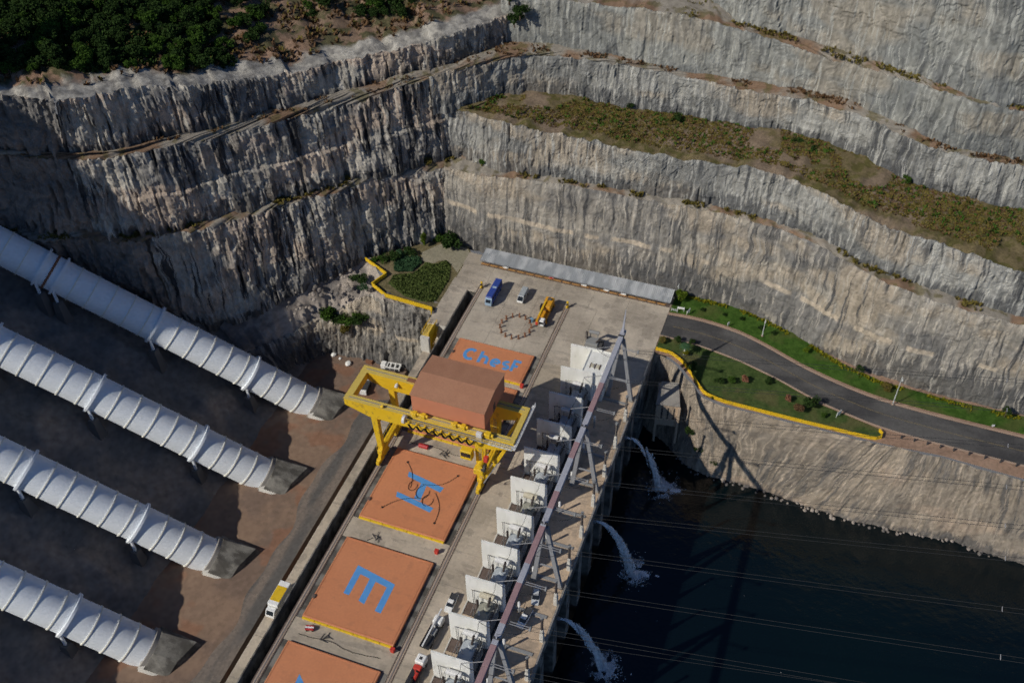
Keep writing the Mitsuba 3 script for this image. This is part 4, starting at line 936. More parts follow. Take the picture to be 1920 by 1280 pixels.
def insulator(p0, p1, r, n=9):
    """A porcelain column with sheds."""
    p0, p1 = np.asarray(p0, float), np.asarray(p1, float)
    ms = [cyl(p0, p1, r * 0.62, r * 0.5, n=9)]
    for t in np.linspace(0.08, 0.95, n):
        c = p0 + (p1 - p0) * t; d = (p1 - p0) / np.linalg.norm(p1 - p0) * 0.04
        ms.append(cyl(c - d, c + d, r, r * 0.75, n=9))
    return cat(ms)

def bay(x, label, olive):
    """One single-phase transformer in its pit, in front of the fire wall at x."""
    k = thing('transformer', label, 'transformer', 'transformers between the white fire walls')
    tk = 'tank_olive' if olive else 'tank_grey'
    part(k, 'pit_floor', bb(x - 8.55, x - 0.05, -28.5, -20.9, -0.1, 0.02), 'pit_dark')
    part(k, 'kerb', cat([bb(x - 7.6, x - 0.05, -20.9, -20.62, 0, 0.45)]), 'pale_concrete')
    part(k, 'kerb_end', bb(x - 8.5, x - 7.62, -20.9, -20.62, 0, 0.46), 'yellow_paint', 'yellow end of the pit kerb')
    part(k, 'pit_grating', cat([bb(x - 3.3, x - 0.3, -23.4, -21.0, 0.02, 0.32)]), 'grate_brown')
    part(k, 'pit_ledge', bb(x - 3.75, x - 3.32, -23.6, -21.0, 0.02, 0.5), 'side_concrete')
    part(k, 'tank', cbb(x - 5.6, x - 1.25, -27.2, -24.55, 0.4, 4.0, 0.08), tk)
    part(k, 'tank_rim', bb(x - 5.75, x - 1.1, -27.35, -24.4, 3.72, 3.85), tk)
    c = part(k, 'conservator', cyl([x - 0.95, -24.2, 6.0], [x - 0.95, -27.3, 6.0], 0.62, n=18), 'insulator_white' if not olive else 'beige_box', smooth=40)
    part(c, 'stand', cat([beam([x - 0.95, y, 3.9], [x - 0.95, y, 5.5], 0.15) for y in (-24.8, -26.8)]), 'steel_grey')
    part(k, 'surge_column', insulator([x - 2.2, -24.05, 0.3], [x - 2.2, -24.05, 5.8], 0.27, 16), 'porcelain')
    part(k, 'bushing', insulator([x - 2.6, -26.4, 4.0], [x - 2.2, -27.0, 8.2], 0.27, 16), 'porcelain')
    part(k, 'turret', cyl([x - 2.75, -26.3, 3.9], [x - 2.6, -26.5, 4.9], 0.6, n=14), tk)
    part(k, 'neutral_bushing', insulator([x - 4.4, -25.2, 4.0], [x - 4.4, -25.2, 5.4], 0.25, 6), 'insulator_white')
    for j in range(7):
        part(k, 'radiator', cbb(x - 5.6 + 0.62 * j, x - 5.35 + 0.62 * j, -28.4, -27.45, 0.7, 3.9, 0.04), 'steel_grey')
    part(k, 'pipework', cat([tube([[x - 1.0, -27.4, 5.4], [x - 1.2, -28.0, 4.6], [x - 1.4, -28.2, 3.6]], 0.1, 6), tube([[x - 5.6, -27.9, 4.05], [x - 1.0, -27.9, 4.05]], 0.12, 6), tube([[x - 3, -24.3, 3.8], [x - 3.3, -23.4, 3.0], [x - 3.3, -23.2, 0.4]], 0.09, 6), tube([[x - 0.3, -22.0, 5.6], [x - 0.3, -27.4, 5.9]], 0.06, 5), tube([[x - 0.3, -22.2, 5.6], [x - 0.25, -22.3, 0.3]], 0.06, 5)]), 'steel_dark')
    part(k, 'spray_ring', cat([tube([[x - 0.6, -23.6, z], [x - 6.2, -23.6, z], [x - 6.2, -28.4, z], [x - 0.6, -28.4, z]], 0.05, 5) for z in (2.6, 4.7)] + [tube([[a, b, 0.1], [a, b, 4.7]], 0.05, 5) for a in (x - 0.6, x - 3.4, x - 6.2) for b in (-23.6, -28.4)]), 'steel_grey')
    part(k, 'control_box', cbb(x - 2.4, x - 1.3, -28.3, -27.6, 0.3, 1.9, 0.05), 'beige_box')
    part(k, 'control_box', cbb(x - 6.9, x - 6.2, -26.6, -25.4, 0.3, 1.8, 0.05), 'beige_box')
    return k
for i, x in enumerate(WX[1:], 1):
    bay(x, f'transformer with black insulator column before the {ordn[i]} white wall from the far end', (i % 3) == 2 if i > 3 else False)

# white equipment building by the first wall
eb = thing('equipment_building', 'white flat roofed equipment building beside the first fire wall', 'building')
part(eb, 'wall', bb(41.2, 48.95, -31.3, -26.1, 0, 9.3), 'white_paint')
rf = part(eb, 'roof', bb(41.0, 49.1, -31.45, -25.95, 9.3, 9.5), 'white_paint')
for y in (-27.4, -28.6, -29.8):
    part(rf, 'skylight', bb(42.6, 44.4, y - 0.14, y + 0.14, 9.5, 9.62), 'grate_brown')
for y in (-27.9, -29.3):
    part(rf, 'vent', cbb(42.9, 44.1, y - 0.35, y + 0.35, 9.5, 9.72, 0.04), 'beige_box')
part(rf, 'parapet', cat([bb(41.0, 49.1, -26.1, -25.95, 9.5, 9.75), bb(41.0, 49.1, -31.45, -31.3, 9.5, 9.75), bb(48.95, 49.1, -31.3, -26.1, 9.5, 9.75)]), 'white_paint')
# spare transformer on the open deck
sp = thing('spare_transformer', 'dark grey spare transformer standing alone on the deck beyond the first white wall', 'transformer')
part(sp, 'tank', cbb(57.6, 60.4, -25.2, -21.9, 0, 2.3, 0.1), 'steel_grey')
part(sp, 'skirt', cbb(57.2, 60.9, -25.6, -21.5, 0, 0.5, 0.1), 'steel_dark')
part(sp, 'conservator', cyl([60.2, -22.2, 4.2], [60.2, -24.9, 4.2], 0.45, n=14), 'steel_grey')
part(sp, 'stand', cat([beam([60.2, y, 2.2], [60.2, y, 4.0], 0.2) for y in (-22.6, -24.5)]), 'steel_grey')
part(sp, 'bushing', insulator([59.2, -21.9, 0.4], [59.5, -21.7, 4.6], 0.36, 10), 'porcelain')
part(sp, 'bushing', insulator([58.6, -24.6, 2.2], [58.4, -25.6, 4.0], 0.28, 8), 'porcelain')
for j in range(5):
    part(sp, 'radiator', cbb(57.9 + 0.5 * j, 58.1 + 0.5 * j, -26.3, -25.35, 0.4, 2.2, 0.04), 'steel_dark')

# ------------------------------------------------------------------ line portal, conductors, arrester posts
po = thing('line_portal', 'long grey steel line portal with reddish beam segments on A shaped legs', 'portal')
TX = [44.0, 14.3, -12.7, -39.7, -66.7]
for i, x in enumerate(TX):
    for yb in (-32.2, -38.1):
        part(po, 'leg', beam([x, yb, 0], [x, -34.6 + (0.35 if yb > -35 else -0.35), 20.3], 0.95, 0.95, 0.75, 0.75), 'steel_leg')
    part(po, 'crossbar', beam([x, -33.1, 6.5], [x, -37.0, 6.5], 0.28), 'steel_leg')
    part(po, 'foot', cat([cbb(x - 0.7, x + 0.7, -32.9, -31.5, 0, 0.5, 0.05), cbb(x - 0.7, x + 0.7, -38.7, -37.4, 0, 0.5, 0.05)]), 'pier_concrete')
part(po, 'mast', beam([45.2, -34.4, 21.5], [46.6, -34.4, 27.5], 0.55, 0.55, 0.1, 0.1), 'steel_beam')
x = 46.4; j = 0
rg = np.random.default_rng(12)
while x > -76:
    L = 4.6
    m = 'red_beam' if j in (4, 5, 8, 11, 13, 14, 16, 17, 19, 20, 22, 23) else 'steel_beam'
    part(po, 'beam_segment', cbb(x - L + 0.03, x, -34.95, -33.75, 20.3, 21.35, 0.05), m, 'reddish weathered beam segment' if m == 'red_beam' else None)
    x -= L; j += 1
part(po, 'beam_bracket', cat([cbb(xx - 0.25, xx + 0.25, -35.05, -33.65, 20.2, 21.5, 0.04) for xx in TX[:-1]]), 'steel_dark')
part(po, 'earth_wire_peak', cat([beam([xx, -34.4, 21.4], [xx, -34.4, 23.2], 0.3, 0.3, 0.1, 0.1) for xx in TX[1:]]), 'steel_beam')

XA = [40.6, 30.7, 20.5, 10.6, 0.6, -8.2, -17.5, -26.5, -35.5, -44.5]
TOP = [(40.6, .27), (31.5, .28), (20.5, .3), (10.2, .3), (1.2, .3), (-6.5, .31), (-16.4, .30), (-25.6, .30), (-34.5, .30), (-44, .30)]
for i, x in enumerate(XA):
    n = i + 1
    st = thing('insulator_string', f'pale insulator string with jumper wire, {ordn[i]} along the portal beam from the far end', 'insulator', 'insulator strings along the portal beam')
    for dx in (-0.25, 0.25):
        part(st, 'disc_string', insulator([x + dx, -35.0, 20.7], [x + dx, -39.2, 20.75], 0.12, 22), 'disc_grey')
    part(st, 'disc_string', insulator([x, -33.7, 20.8], [x - 1.4, -29.8, 20.2], 0.12, 20), 'disc_grey')
    part(st, 'yoke', cat([bb(x - 0.45, x + 0.45, -39.4, -39.2, 20.65, 20.85), cyl([x, -39.6, 20.75], [x, -39.4, 20.75], 0.5, n=12)]), 'steel_grey')
    jl = np.array([[x, -39.4, 20.7], [x, -38.6, 18.7], [x - 0.2, -36.5, 17.4], [x - 0.5, -33.5, 17.2], [x - 1.0, -31, 18.4], [x - 1.4, -29.8, 20.1]])
    part(st, 'jumper', tube(along(jl, n=20, sigma=0.6), 0.05, 5), 'wire')
    if i < 10 and x < 39:
        bx = min(WX, key=lambda w: abs(w - 2.3 - x)) - 2.2
        dl = np.array([[x - 1.4, -29.8, 20.0], [0.5 * (x - 1.4 + bx), -28.6, 13.5], [bx, -27.0, 8.2]])
        part(st, 'dropper', tube(along(dl, n=14, sigma=0.8), 0.045, 5), 'wire')
    cond = thing('conductor', f'thin pair of power wires crossing the river, {ordn[i]} from the far end', 'power line', 'power line wires above the river')
    tx, sl_ = TOP[i]
    for d in (-0.45, 0.45):
        t = np.linspace(0, 1, 40)
        yy = -39.5 - 330 * t
        zz = 20.75 + (-(yy + 39.5)) * (sl_ - 0.03) + 14 * (t ** 2 - t) * 0.5
        xx_ = x + (tx - x) * (-(yy + 39.5)) / 80 + d
        part(cond, 'wire', tube(np.stack([xx_, yy, zz], 1), 0.04, 5), 'wire')
    part(cond, 'spacer', cat([box([x + (tx - x) * s_ / 80, -39.5 - s_, 20.75 + s_ * (sl_ - 0.03) + 7 * ((s_ / 330) ** 2 - s_ / 330)], [1.0, 0.12, 0.12]) for s_ in (76.0,)]), 'disc_grey')
ew = thing('earth_wire', 'single thin earth wire from a portal peak over the river', 'power line')
t = np.linspace(0, 1, 40)
part(ew, 'wire', tube(np.stack([-39.7 + 12 * t, -34.4 - 330 * t, 23 + 95 * t + 12 * (t ** 2 - t)], 1), 0.035, 5), 'wire')

PX_ = [37, 28, 19, 10, 1, -8, -17, -26, -35, -44, -53]
for i, x in enumerate(PX_):
    a = thing('arrester_post', f'black insulator column on white pedestal by the river, {ordn[i]} from the far end', 'post', 'insulator posts along the river edge')
    part(a, 'pedestal', cat([cbb(x - 0.45, x + 0.45, -38.95, -38.15, 0, 3.0, 0.05), cbb(x - 0.35, x + 0.35, -38.85, -38.25, 3.0, 4.4, 0.05)]), 'pale_concrete')
    part(a, 'column', insulator([x, -38.55, 4.4], [x, -38.55, 8.6], 0.3, 14), 'porcelain')
    part(a, 'top_cap', cyl([x, -38.55, 8.6], [x, -38.55, 9.1], 0.35, n=10), 'steel_grey')
# small supports on the strip under the portal
for i, x in enumerate([36, 27, 18, 9, 0, -9, -18, -27, -36]):
    a = thing('support_stand', f'slim steel support with pale insulator under the portal, {ordn[i]} from the far end', 'post', 'slim supports on the strip under the portal')
    part(a, 'stem', cyl([x - 3.5, -32.0, 0], [x - 3.5, -32.0, 2.6], 0.2, n=8), 'steel_grey')
    part(a, 'insulator', insulator([x - 3.5, -32.0, 2.6], [x - 3.5, -32.0, 4.2], 0.3, 6), 'insulator_white')
for i, x in enumerate([43.0, 25, 16, 7.0, -2, -11, -20, -29, -38]):
    a = thing('cable_duct', f'grey green cable duct across the river strip, {ordn[i]} from the far end', 'duct', 'cable ducts across the river strip')
    part(a, 'cover', bb(x - 1.0, x - 0.3, -37.8, -30.2, 0.0, 0.22), 'steel_grey')

# ------------------------------------------------------------------ vehicles
def wheels(k, xs, ys, r, w=0.25):
    for x in xs:
        for y in ys:
            s = 1 if y > 0 else -1
            wk_ = part(k, 'wheel', cyl([x, y - s * w, r], [x, y, r], r, n=14), 'tyre', to_world=CUR[0])
def place(x, y, z=0.0, deg=0.0):
    CUR[0] = T().translate([x, y, z]).rotate([0, 0, 1], deg)
CUR = [None]
def vp(k, name, mesh, m, label=None, **kw):
    return part(k, name, mesh, m, label, to_world=CUR[0], **kw)

def car(x, y, deg, paint, label, group=None, pickup=False, z=0.0, cat_='car', L=4.3):
    """Front towards local -x."""
    place(x, y, z, deg)
    k = thing('parked_car', label, cat_, group)
    h = L / 2
    vp(k, 'body', hull([[-h, s * 0.72, 0.45] for s in (-1, 1)] + [[-h + 0.1, s * 0.78, 0.75] for s in (-1, 1)] + [[-h + 1.1, s * 0.84, 0.95] for s in (-1, 1)] + [[h, s * 0.8, 0.5] for s in (-1, 1)] + [[h - 0.05, s * 0.8, 0.98] for s in (-1, 1)] + [[-h + 0.2, s * 0.8, 0.28] for s in (-1, 1)] + [[h - 0.2, s * 0.8, 0.28] for s in (-1, 1)]), paint, smooth=35)
    if pickup:
        c0, c1, r0, r1 = -h + 1.15, 0.65, -h + 1.75, 0.45
    else:
        c0, c1, r0, r1 = -h + 1.05, h - 0.35, -h + 1.8, h - 0.95
    vp(k, 'window_band', hull([[c0, s * 0.76, 0.93] for s in (-1, 1)] + [[c1, s * 0.76, 0.95] for s in (-1, 1)] + [[r0, s * 0.6, 1.42] for s in (-1, 1)] + [[r1, s * 0.6, 1.42] for s in (-1, 1)]), 'dark_glass')
    vp(k, 'roof', hull([[r0, s * 0.61, 1.40] for s in (-1, 1)] + [[r1, s * 0.61, 1.40] for s in (-1, 1)] + [[r0 + 0.15, s * 0.52, 1.48] for s in (-1, 1)] + [[r1 - 0.1, s * 0.52, 1.48] for s in (-1, 1)]), paint, smooth=35)
    if pickup:
        vp(k, 'bed', cat([bb(0.75, h - 0.08, -0.66, 0.66, 0.97, 1.0), bb(0.75, h - 0.08, 0.66, 0.76, 0.97, 1.12), bb(0.75, h - 0.08, -0.76, -0.66, 0.97, 1.12)]), 'steel_dark')
    for s in (-1, 1):
        vp(k, 'headlight', cbb(-h - 0.01, -h + 0.12, s * 0.55 - 0.14, s * 0.55 + 0.14, 0.6, 0.76, 0.02), 'lamp_white')
    wheels(k, (-h + 0.8, h - 0.85), (0.82, -0.82), 0.32, 0.2)
    return k

# blue bus
place(69.15, 7.9, 0, 0)
k = thing('bus', 'dark blue bus with a pale blue front parked on the deck', 'bus')
vp(k, 'body', cbb(-4.1, 4.1, -0.95, 0.95, 0.45, 3.1, 0.14), 'bus_blue')
vp(k, 'front', hull([[-4.75, s * 0.9, 0.5] for s in (-1, 1)] + [[-4.8, s * 0.9, 1.5] for s in (-1, 1)] + [[-4.1, s * 0.93, 0.5] for s in (-1, 1)] + [[-4.1, s * 0.93, 2.75] for s in (-1, 1)]), 'cab_light_blue', 'pale blue front')
vp(k, 'windscreen', hull([[-4.81, s * 0.75, 1.55] for s in (-1, 1)] + [[-4.16, s * 0.75, 2.62] for s in (-1, 1)] + [[-4.74, s * 0.75, 1.5] for s in (-1, 1)] + [[-4.1, s * 0.75, 2.55] for s in (-1, 1)]), 'dark_glass')
for j in range(5):
    for s in (-1, 1):
        vp(k, 'side_window', bb(-3.7 + 1.5 * j, -2.5 + 1.5 * j, s * 0.951 if s > 0 else -0.965, 0.965 if s > 0 else -0.951, 1.75, 2.6), 'dark_glass')
vp(k, 'roof_hatch', cbb(-0.1, 0.5, -0.75, 0.45, 3.1, 3.2, 0.03), 'cab_light_blue')
wheels(k, (-3.0, 2.6), (0.95, -0.95), 0.48, 0.3)
# grey van
place(70.9, 0.1, 0, 0)
k = thing('van', 'grey panel van with a dark windscreen parked beside the blue bus', 'van')
vp(k, 'body', hull([[-2.5, s * 0.86, 0.4] for s in (-1, 1)] + [[-2.55, s * 0.86, 1.0] for s in (-1, 1)] + [[-1.55, s * 0.82, 2.1] for s in (-1, 1)] + [[2.5, s * 0.86, 0.4] for s in (-1, 1)] + [[2.5, s * 0.84, 2.1] for s in (-1, 1)] + [[2.4, s * 0.7, 2.22] for s in (-1, 1)] + [[-1.3, s * 0.7, 2.22] for s in (-1, 1)]), 'van_grey', smooth=35)
vp(k, 'windscreen', hull([[-2.5, s * 0.74, 1.15] for s in (-1, 1)] + [[-1.66, s * 0.7, 2.02] for s in (-1, 1)] + [[-2.4, s * 0.74, 1.08] for s in (-1, 1)] + [[-1.58, s * 0.7, 1.95] for s in (-1, 1)]), 'dark_glass')
for s in (-1, 1):
    vp(k, 'side_window', bb(-1.2, -0.2, s * 0.868 - 0.02, s * 0.868 + 0.02, 1.3, 1.85), 'dark_glass')
vp(k, 'front_cap', cbb(-2.62, -2.3, -0.8, 0.8, 0.5, 1.05, 0.08), 'car_white')
wheels(k, (-1.6, 1.6), (0.87, -0.87), 0.36, 0.22)
# crane truck
place(66.3, -8.1, 0, 1.0)
k = thing('crane_truck', 'orange yellow mobile crane truck with a white cab parked beside the ring of stands', 'truck')
vp(k, 'chassis', cbb(-4.9, 4.6, -1.05, 1.05, 0.8, 1.35, 0.08), 'machine_orange')
vp(k, 'cab', cbb(-5.2, -3.6, -1.05, 0.5, 0.7, 2.6, 0.15), 'car_white', 'white cab')
vp(k, 'windscreen', bb(-5.23, -5.195, -0.9, 0.35, 1.6, 2.4), 'dark_glass')
vp(k, 'cab_window', bb(-4.9, -4.0, -1.08, -1.045, 1.6, 2.35), 'dark_glass')
vp(k, 'turntable', cyl([1.4, 0, 1.35], [1.4, 0, 1.7], 1.0, n=20), 'steel_dark')
vp(k, 'crane_house', cat([cbb(0.2, 3.9, -1.15, 0.2, 1.7, 3.1, 0.1), cbb(2.6, 4.4, -1.2, 1.2, 1.7, 3.0, 0.1)]), 'machine_orange')
b = vp(k, 'boom', beam([4.0, 0.65, 2.9], [-5.6, 0.75, 2.75], 0.75, 0.85, 0.5, 0.6), 'machine_orange')
vp(b, 'boom_section', beam([2.0, 0.66, 3.35], [-3.6, 0.72, 3.15], 0.4, 0.25), 'yellow_paint')
vp(b, 'hook_block', cbb(-5.9, -5.4, 0.45, 1.05, 1.6, 2.5, 0.06), 'red_paint')
vp(k, 'crane_cab', cbb(0.0, 1.5, 1.05, 1.75, 1.5, 2.9, 0.08), 'dark_glass')
vp(k, 'winch', cyl([3.3, -0.7, 3.2], [3.3, 0.4, 3.2], 0.4, n=12), 'steel_dark')
for j in (-3.2, 3.9):
    for s in (-1, 1):
        vp(k, 'outrigger', cat([cbb(j - 0.2, j + 0.2, s * 1.2 - 0.15, s * 1.2 + 0.15, 0.2, 1.2, 0.04)]), 'machine_orange')
wheels(k, (-4.1, -2.2, 2.2, 3.5), (1.08, -1.08), 0.52, 0.32)
# ring of rusty stands
for i in range(14):
    a = 2 * np.pi * i / 14 + 0.1
    cx_, cy_ = 59.2 + 4.3 * math.cos(a), -2.0 + 4.15 * math.sin(a)
    s = thing('steel_stand', 'one of the small rusty steel stands set out in a circle on the deck', 'stand', 'circle of rusty stands')
    tw = T().translate([cx_, cy_, 0]).rotate([0, 0, 1], math.degrees(a))
    part(s, 'base', cbb(-0.35, 0.35, -0.28, 0.28, 0, 0.14, 0.03), 'rust', to_world=tw)
    part(s, 'post', cat([cbb(-0.16, 0.16, -0.16, 0.16, 0.14, 1.0, 0.03), hull([[-0.3, -0.2, 1.0], [0.3, -0.2, 1.0], [-0.3, 0.2, 1.0], [0.3, 0.2, 1.0], [-0.3, -0.2, 1.2], [0.3, -0.2, 1.2], [-0.3, 0.2, 1.2], [0.3, 0.2, 1.2]])]), 'rust', to_world=tw)
single('water_tank', cat([cyl([62.9, -5.3, 0], [62.9, -5.3, 1.0], 0.55, n=18), cyl([62.9, -5.3, 1.0], [62.9, -5.3, 1.1], 0.5, 0.3, n=18)]), 'barrel_blue', 'pale blue barrel beside the ring of rusty stands', 'barrel')
# odds and ends between the hatches
for (x, y, lab) in ((-13.6, -9.9, 'small red box with a dark post between the H and E hatch covers'), (-38.4, -10.7, 'small red box at the near right corner of the E hatch cover'), (39.2, -10.9, 'small red box at the near right corner of the short far hatch cover')):
    b = thing('red_box', lab, 'box')
    part(b, 'body', cbb(x - 0.4, x + 0.4, y - 0.4, y + 0.4, 0, 1.0, 0.05), 'red_paint')
    part(b, 'lid', cbb(x - 0.45, x + 0.45, y - 0.45, y + 0.45, 1.0, 1.1, 0.03), 'red_paint')
place(-39.6, 7.6, 0, -75)
k = thing('red_cart', 'small red and white cart standing beside the E hatch cover', 'cart')
vp(k, 'body', cbb(-0.9, 0.9, -0.5, 0.5, 0.4, 0.9, 0.06), 'car_red')
vp(k, 'stripe', bb(-0.9, 0.9, -0.2, 0.15, 0.9, 0.96), 'car_white')
vp(k, 'canopy_post', cat([beam([x, y, 0.9], [x, y, 1.5], 0.06) for x in (-0.8, 0.8) for y in (-0.4, 0.4)]), 'steel_dark')
wheels(k, (-0.6, 0.6), (0.5, -0.5), 0.22, 0.12)
single('red_drum', cyl([12.9, 5.9, 0.55], [12.9, 3.6, 0.55], 0.55, n=16), 'car_red', 'dark red drum lying in the shade under the crane', 'drum')
for (x, y0, y1, lab) in ((-41.2, 9.5, -9.0, 'long thin cable lying across the deck between the E hatch cover and the next one'), (13.4, -4.5, 9.0, 'thin cable lying on the deck between the H hatch cover and the crane')):
    yy = np.linspace(y0, y1, 30)
    single('floor_cable', tube(np.stack([x + 0.35 * np.sin(yy * 0.5) + 0.3 * nz(yy, 3), yy, yy * 0 + 0.06], 1), 0.06, 5), 'cable_black', lab, 'cable')
rg = np.random.default_rng(4)
for j, (x, y) in enumerate([(-40.2, 3.6), (12.9, -1.0), (-14.6, 4.5)]):
    ms = []
    for _ in range(7):
        a = rg.uniform(0, np.pi); c = np.array([x, y]) + rg.normal(0, 0.5, 2)
        d = np.array([math.cos(a), math.sin(a)]) * 0.8
        ms.append(beam([*(c - d), 0.1], [*(c + d), 0.14 + rg.uniform(0, 0.2)], 0.1))
    single('scrap_pile', cat(ms), 'steel_dark', ['bundle of dark rods on the deck beside the red and white cart', 'bundle of dark rods on the deck beyond the H hatch cover', 'bundle of dark rods between the E and H hatch covers'][j], 'rods')

# vehicles in the transformer yard
car(-24.4, -17.85, 0, 'car_white', 'white pickup car standing left of the white fire walls', pickup=True, L=4.6)
car(-16.8, -34.1, 12, 'car_silver', 'silver car standing on the river strip under the portal', L=4.4)
car(-22.6, -33.6, -8, 'car_white', 'white pickup standing behind the silver car on the river strip', pickup=True, L=5.0)
place(-32.4, -17.0, 0, -4)
k = thing('boom_truck', 'dark flatbed truck with a white boom folded along it', 'truck')
vp(k, 'chassis', cbb(-3.6, 3.6, -0.95, 0.95, 0.6, 0.95, 0.06), 'car_black')
vp(k, 'cab', cbb(1.9, 3.7, -0.98, 0.98, 0.7, 2.3, 0.15), 'car_white')
vp(k, 'windscreen', bb(3.69, 3.72, -0.8, 0.8, 1.4, 2.1), 'dark_glass')
vp(k, 'flatbed', bb(-3.7, 1.6, -1.05, 1.05, 0.95, 1.1), 'car_black')
vp(k, 'side_board', cat([bb(-3.7, 1.6, -1.08, -1.0, 1.1, 1.5), bb(-3.7, 1.6, 1.0, 1.08, 1.1, 1.5)]), 'car_black')
vp(k, 'boom', beam([4.8, 0.2, 3.0], [-3.9, 0.3, 1.9], 0.3), 'insulator_white')
vp(k, 'boom_mast', cbb(1.3, 1.8, 0.0, 0.5, 1.0, 2.6, 0.05), 'insulator_white')
vp(k, 'tool_box', cbb(-0.6, 1.0, -0.8, 0.1, 1.1, 1.7, 0.05), 'steel_grey')
wheels(k, (-2.4, 2.6), (1.0, -1.0), 0.45, 0.3)
place(-41.6, -17.3, 0, -3)
k = thing('tanker_truck', 'truck with a white cab and red equipment on its dark bed', 'truck')
vp(k, 'cab', cbb(1.6, 3.6, -1.0, 1.0, 0.6, 2.5, 0.18), 'car_white')
vp(k, 'roof_hatch', bb(2.3, 2.9, -0.3, 0.3, 2.5, 2.56), 'steel_dark')
vp(k, 'windscreen', bb(3.59, 3.62, -0.8, 0.8, 1.5, 2.25), 'dark_glass')
vp(k, 'bed', cbb(-4.0, 1.5, -1.05, 1.05, 0.6, 1.2, 0.06), 'car_black')
vp(k, 'red_pump', cat([cbb(0.4, 1.4, -0.8, 0.8, 1.2, 1.9, 0.08), cyl([-1.6, -0.5, 1.6], [-0.2, -0.5, 1.6], 0.35, n=12), beam([1.2, 0.8, 1.6], [-1.2, -0.7, 1.9], 0.25)]), 'red_paint', 'red pump on the truck bed')
vp(k, 'tank', cyl([-3.8, 0.2, 1.7], [-1.9, 0.2, 1.7], 0.65, n=16), 'car_black')
wheels(k, (-2.6, 2.5), (1.05, -1.05), 0.48, 0.3)

# parking roof and the cars under it
cp = thing('carport', 'long parking roof of grey corrugated metal sheets at the foot of the far cliff', 'carport')
ys = np.linspace(16.0, -39.2, 54)
for j in range(53):
    a, b = ys[j], ys[j + 1]
    n = 9
    yy = np.linspace(a, b - 0.015, n)
    zz = 0.07 * np.cos(np.linspace(0, 2 * np.pi * 2, n))
    x0, x1 = 79.4 + 0.1 * math.sin(j * 1.7), 84.4
    top = np.stack([np.stack([np.full(n, x0), yy, 2.65 + zz], 1), np.stack([np.full(n, x1), yy, 3.2 + zz], 1)])
    v, f = grid(top)
    v2 = v - [0, 0, 0.03]
    part(cp, 'roof_sheet', (np.vstack([v, v2]), np.vstack([f, f[:, ::-1] + len(v)])), 'zinc_roof')
for j, y in enumerate(np.linspace(15.6, -38.8, 22)):
    part(cp, 'post', cat([cyl([82.9, y, 0], [82.9, y, 2.8], 0.09, n=6), beam([79.5, y, 2.5], [84.3, y, 3.02], 0.12)]), 'steel_grey')
part(cp, 'gutter', bb(79.2, 79.38, -39.2, 16.0, 2.5, 2.66), 'steel_grey')
for j in range(20):
    y = 15.2 - 2.72 * j
    single('parking_kerb', cat([cbb(80.7, 81.1, y - 1.1, y + 1.1, 0, 0.3, 0.04), cbb(80.7, 82.6, y - 1.25, y - 1.1, 0, 0.16, 0.03)]), 'kerb_orange', 'one of the orange brown kerb strips marking the bays in front of the parking roof', 'kerb', 'kerbs in front of the parking roof')
for y, p, lab in ((8.9, 'car_white', 'white car under the parking roof, the first from its left end'), (-4.8, 'car_red', 'dark red car under the middle of the parking roof'), (-14.4, 'car_white', 'white car under the parking roof, next to the right of the dark red one'), (-20.9, 'car_white', 'white car under the parking roof, second to the right of the dark red one'), (-25.8, 'car_white', 'white car under the parking roof, third to the right of the dark red one')):
    car(82.9, y, 0, p, lab, 'cars under the parking roof', L=4.3)
mb = thing('motorcycle', 'dark motorcycles parked at the right end of the parking roof', 'motorcycle')
for j, y in enumerate((-34.8, -35.6, -36.4)):
    for dx in (-0.6, 0.6):
        part(mb, 'wheel', cyl([82.0 + dx, y - 0.05, 0.32], [82.0 + dx, y + 0.05, 0.32], 0.32, n=12), 'tyre')
    part(mb, 'frame', cat([cbb(81.5, 82.5, y - 0.14, y + 0.14, 0.4, 0.8, 0.05), beam([81.35, y - 0.35, 1.0], [81.35, y + 0.35, 1.0], 0.06)]), 'car_red' if j == 1 else 'car_black')

# ------------------------------------------------------------------ stair landing and service vehicle on the upstream walkway
pf = thing('stair_landing', 'yellow steel landing and stair on a white pillar beside the raised slab', 'stair')
part(pf, 'pillar', bb(47.6, 48.6, 18.55, 21.0, -5.3, -0.25), 'pale_concrete', 'white concrete pillar')
part(pf, 'deck_plate', bb(48.6, 54.4, 18.9, 20.9, -0.4, -0.24), 'yellow_top')
part(pf, 'side_plate', bb(48.6, 53.3, 18.78, 18.9, -4.6, 0.9), 'yellow_paint')
part(pf, 'railing', cat([tube([[48.6, y, z], [54.4, y, z]], 0.06, 5) for y in (18.8, 20.95) for z in (0.4, 0.9)] + [tube([[x, y, -0.3], [x, y, 0.9]], 0.05, 4) for y in (18.8, 20.95) for x in np.arange(48.6, 54.5, 1.15)]), 'yellow_paint')
part(pf, 'stair_flight', cat([bb(48.7 + 0.42 * i, 49.2 + 0.42 * i, 18.0, 18.75, -5.0 + 0.42 * i, -4.9 + 0.42 * i) for i in range(11)]), 'yellow_paint')
place(-33.2, 19.0, -5.3, 0)
k = thing('service_truck', 'white box truck with a yellow roof panel parked on the upstream walkway', 'truck')
vp(k, 'box', cbb(-2.9, 3.2, -1.25, 1.25, 0.7, 3.2, 0.08), 'car_white')
vp(k, 'roof_panel', bb(-1.9, 1.8, -1.15, 1.15, 3.2, 3.25), 'yellow_paint', 'yellow roof panel')
vp(k, 'cab', hull([[-4.6, s * 1.05, 0.6] for s in (-1, 1)] + [[-4.6, s * 1.05, 1.5] for s in (-1, 1)] + [[-4.0, s * 1.0, 2.5] for s in (-1, 1)] + [[-3.1, s * 1.05, 0.6] for s in (-1, 1)] + [[-3.1, s * 1.0, 2.55] for s in (-1, 1)]), 'car_white')
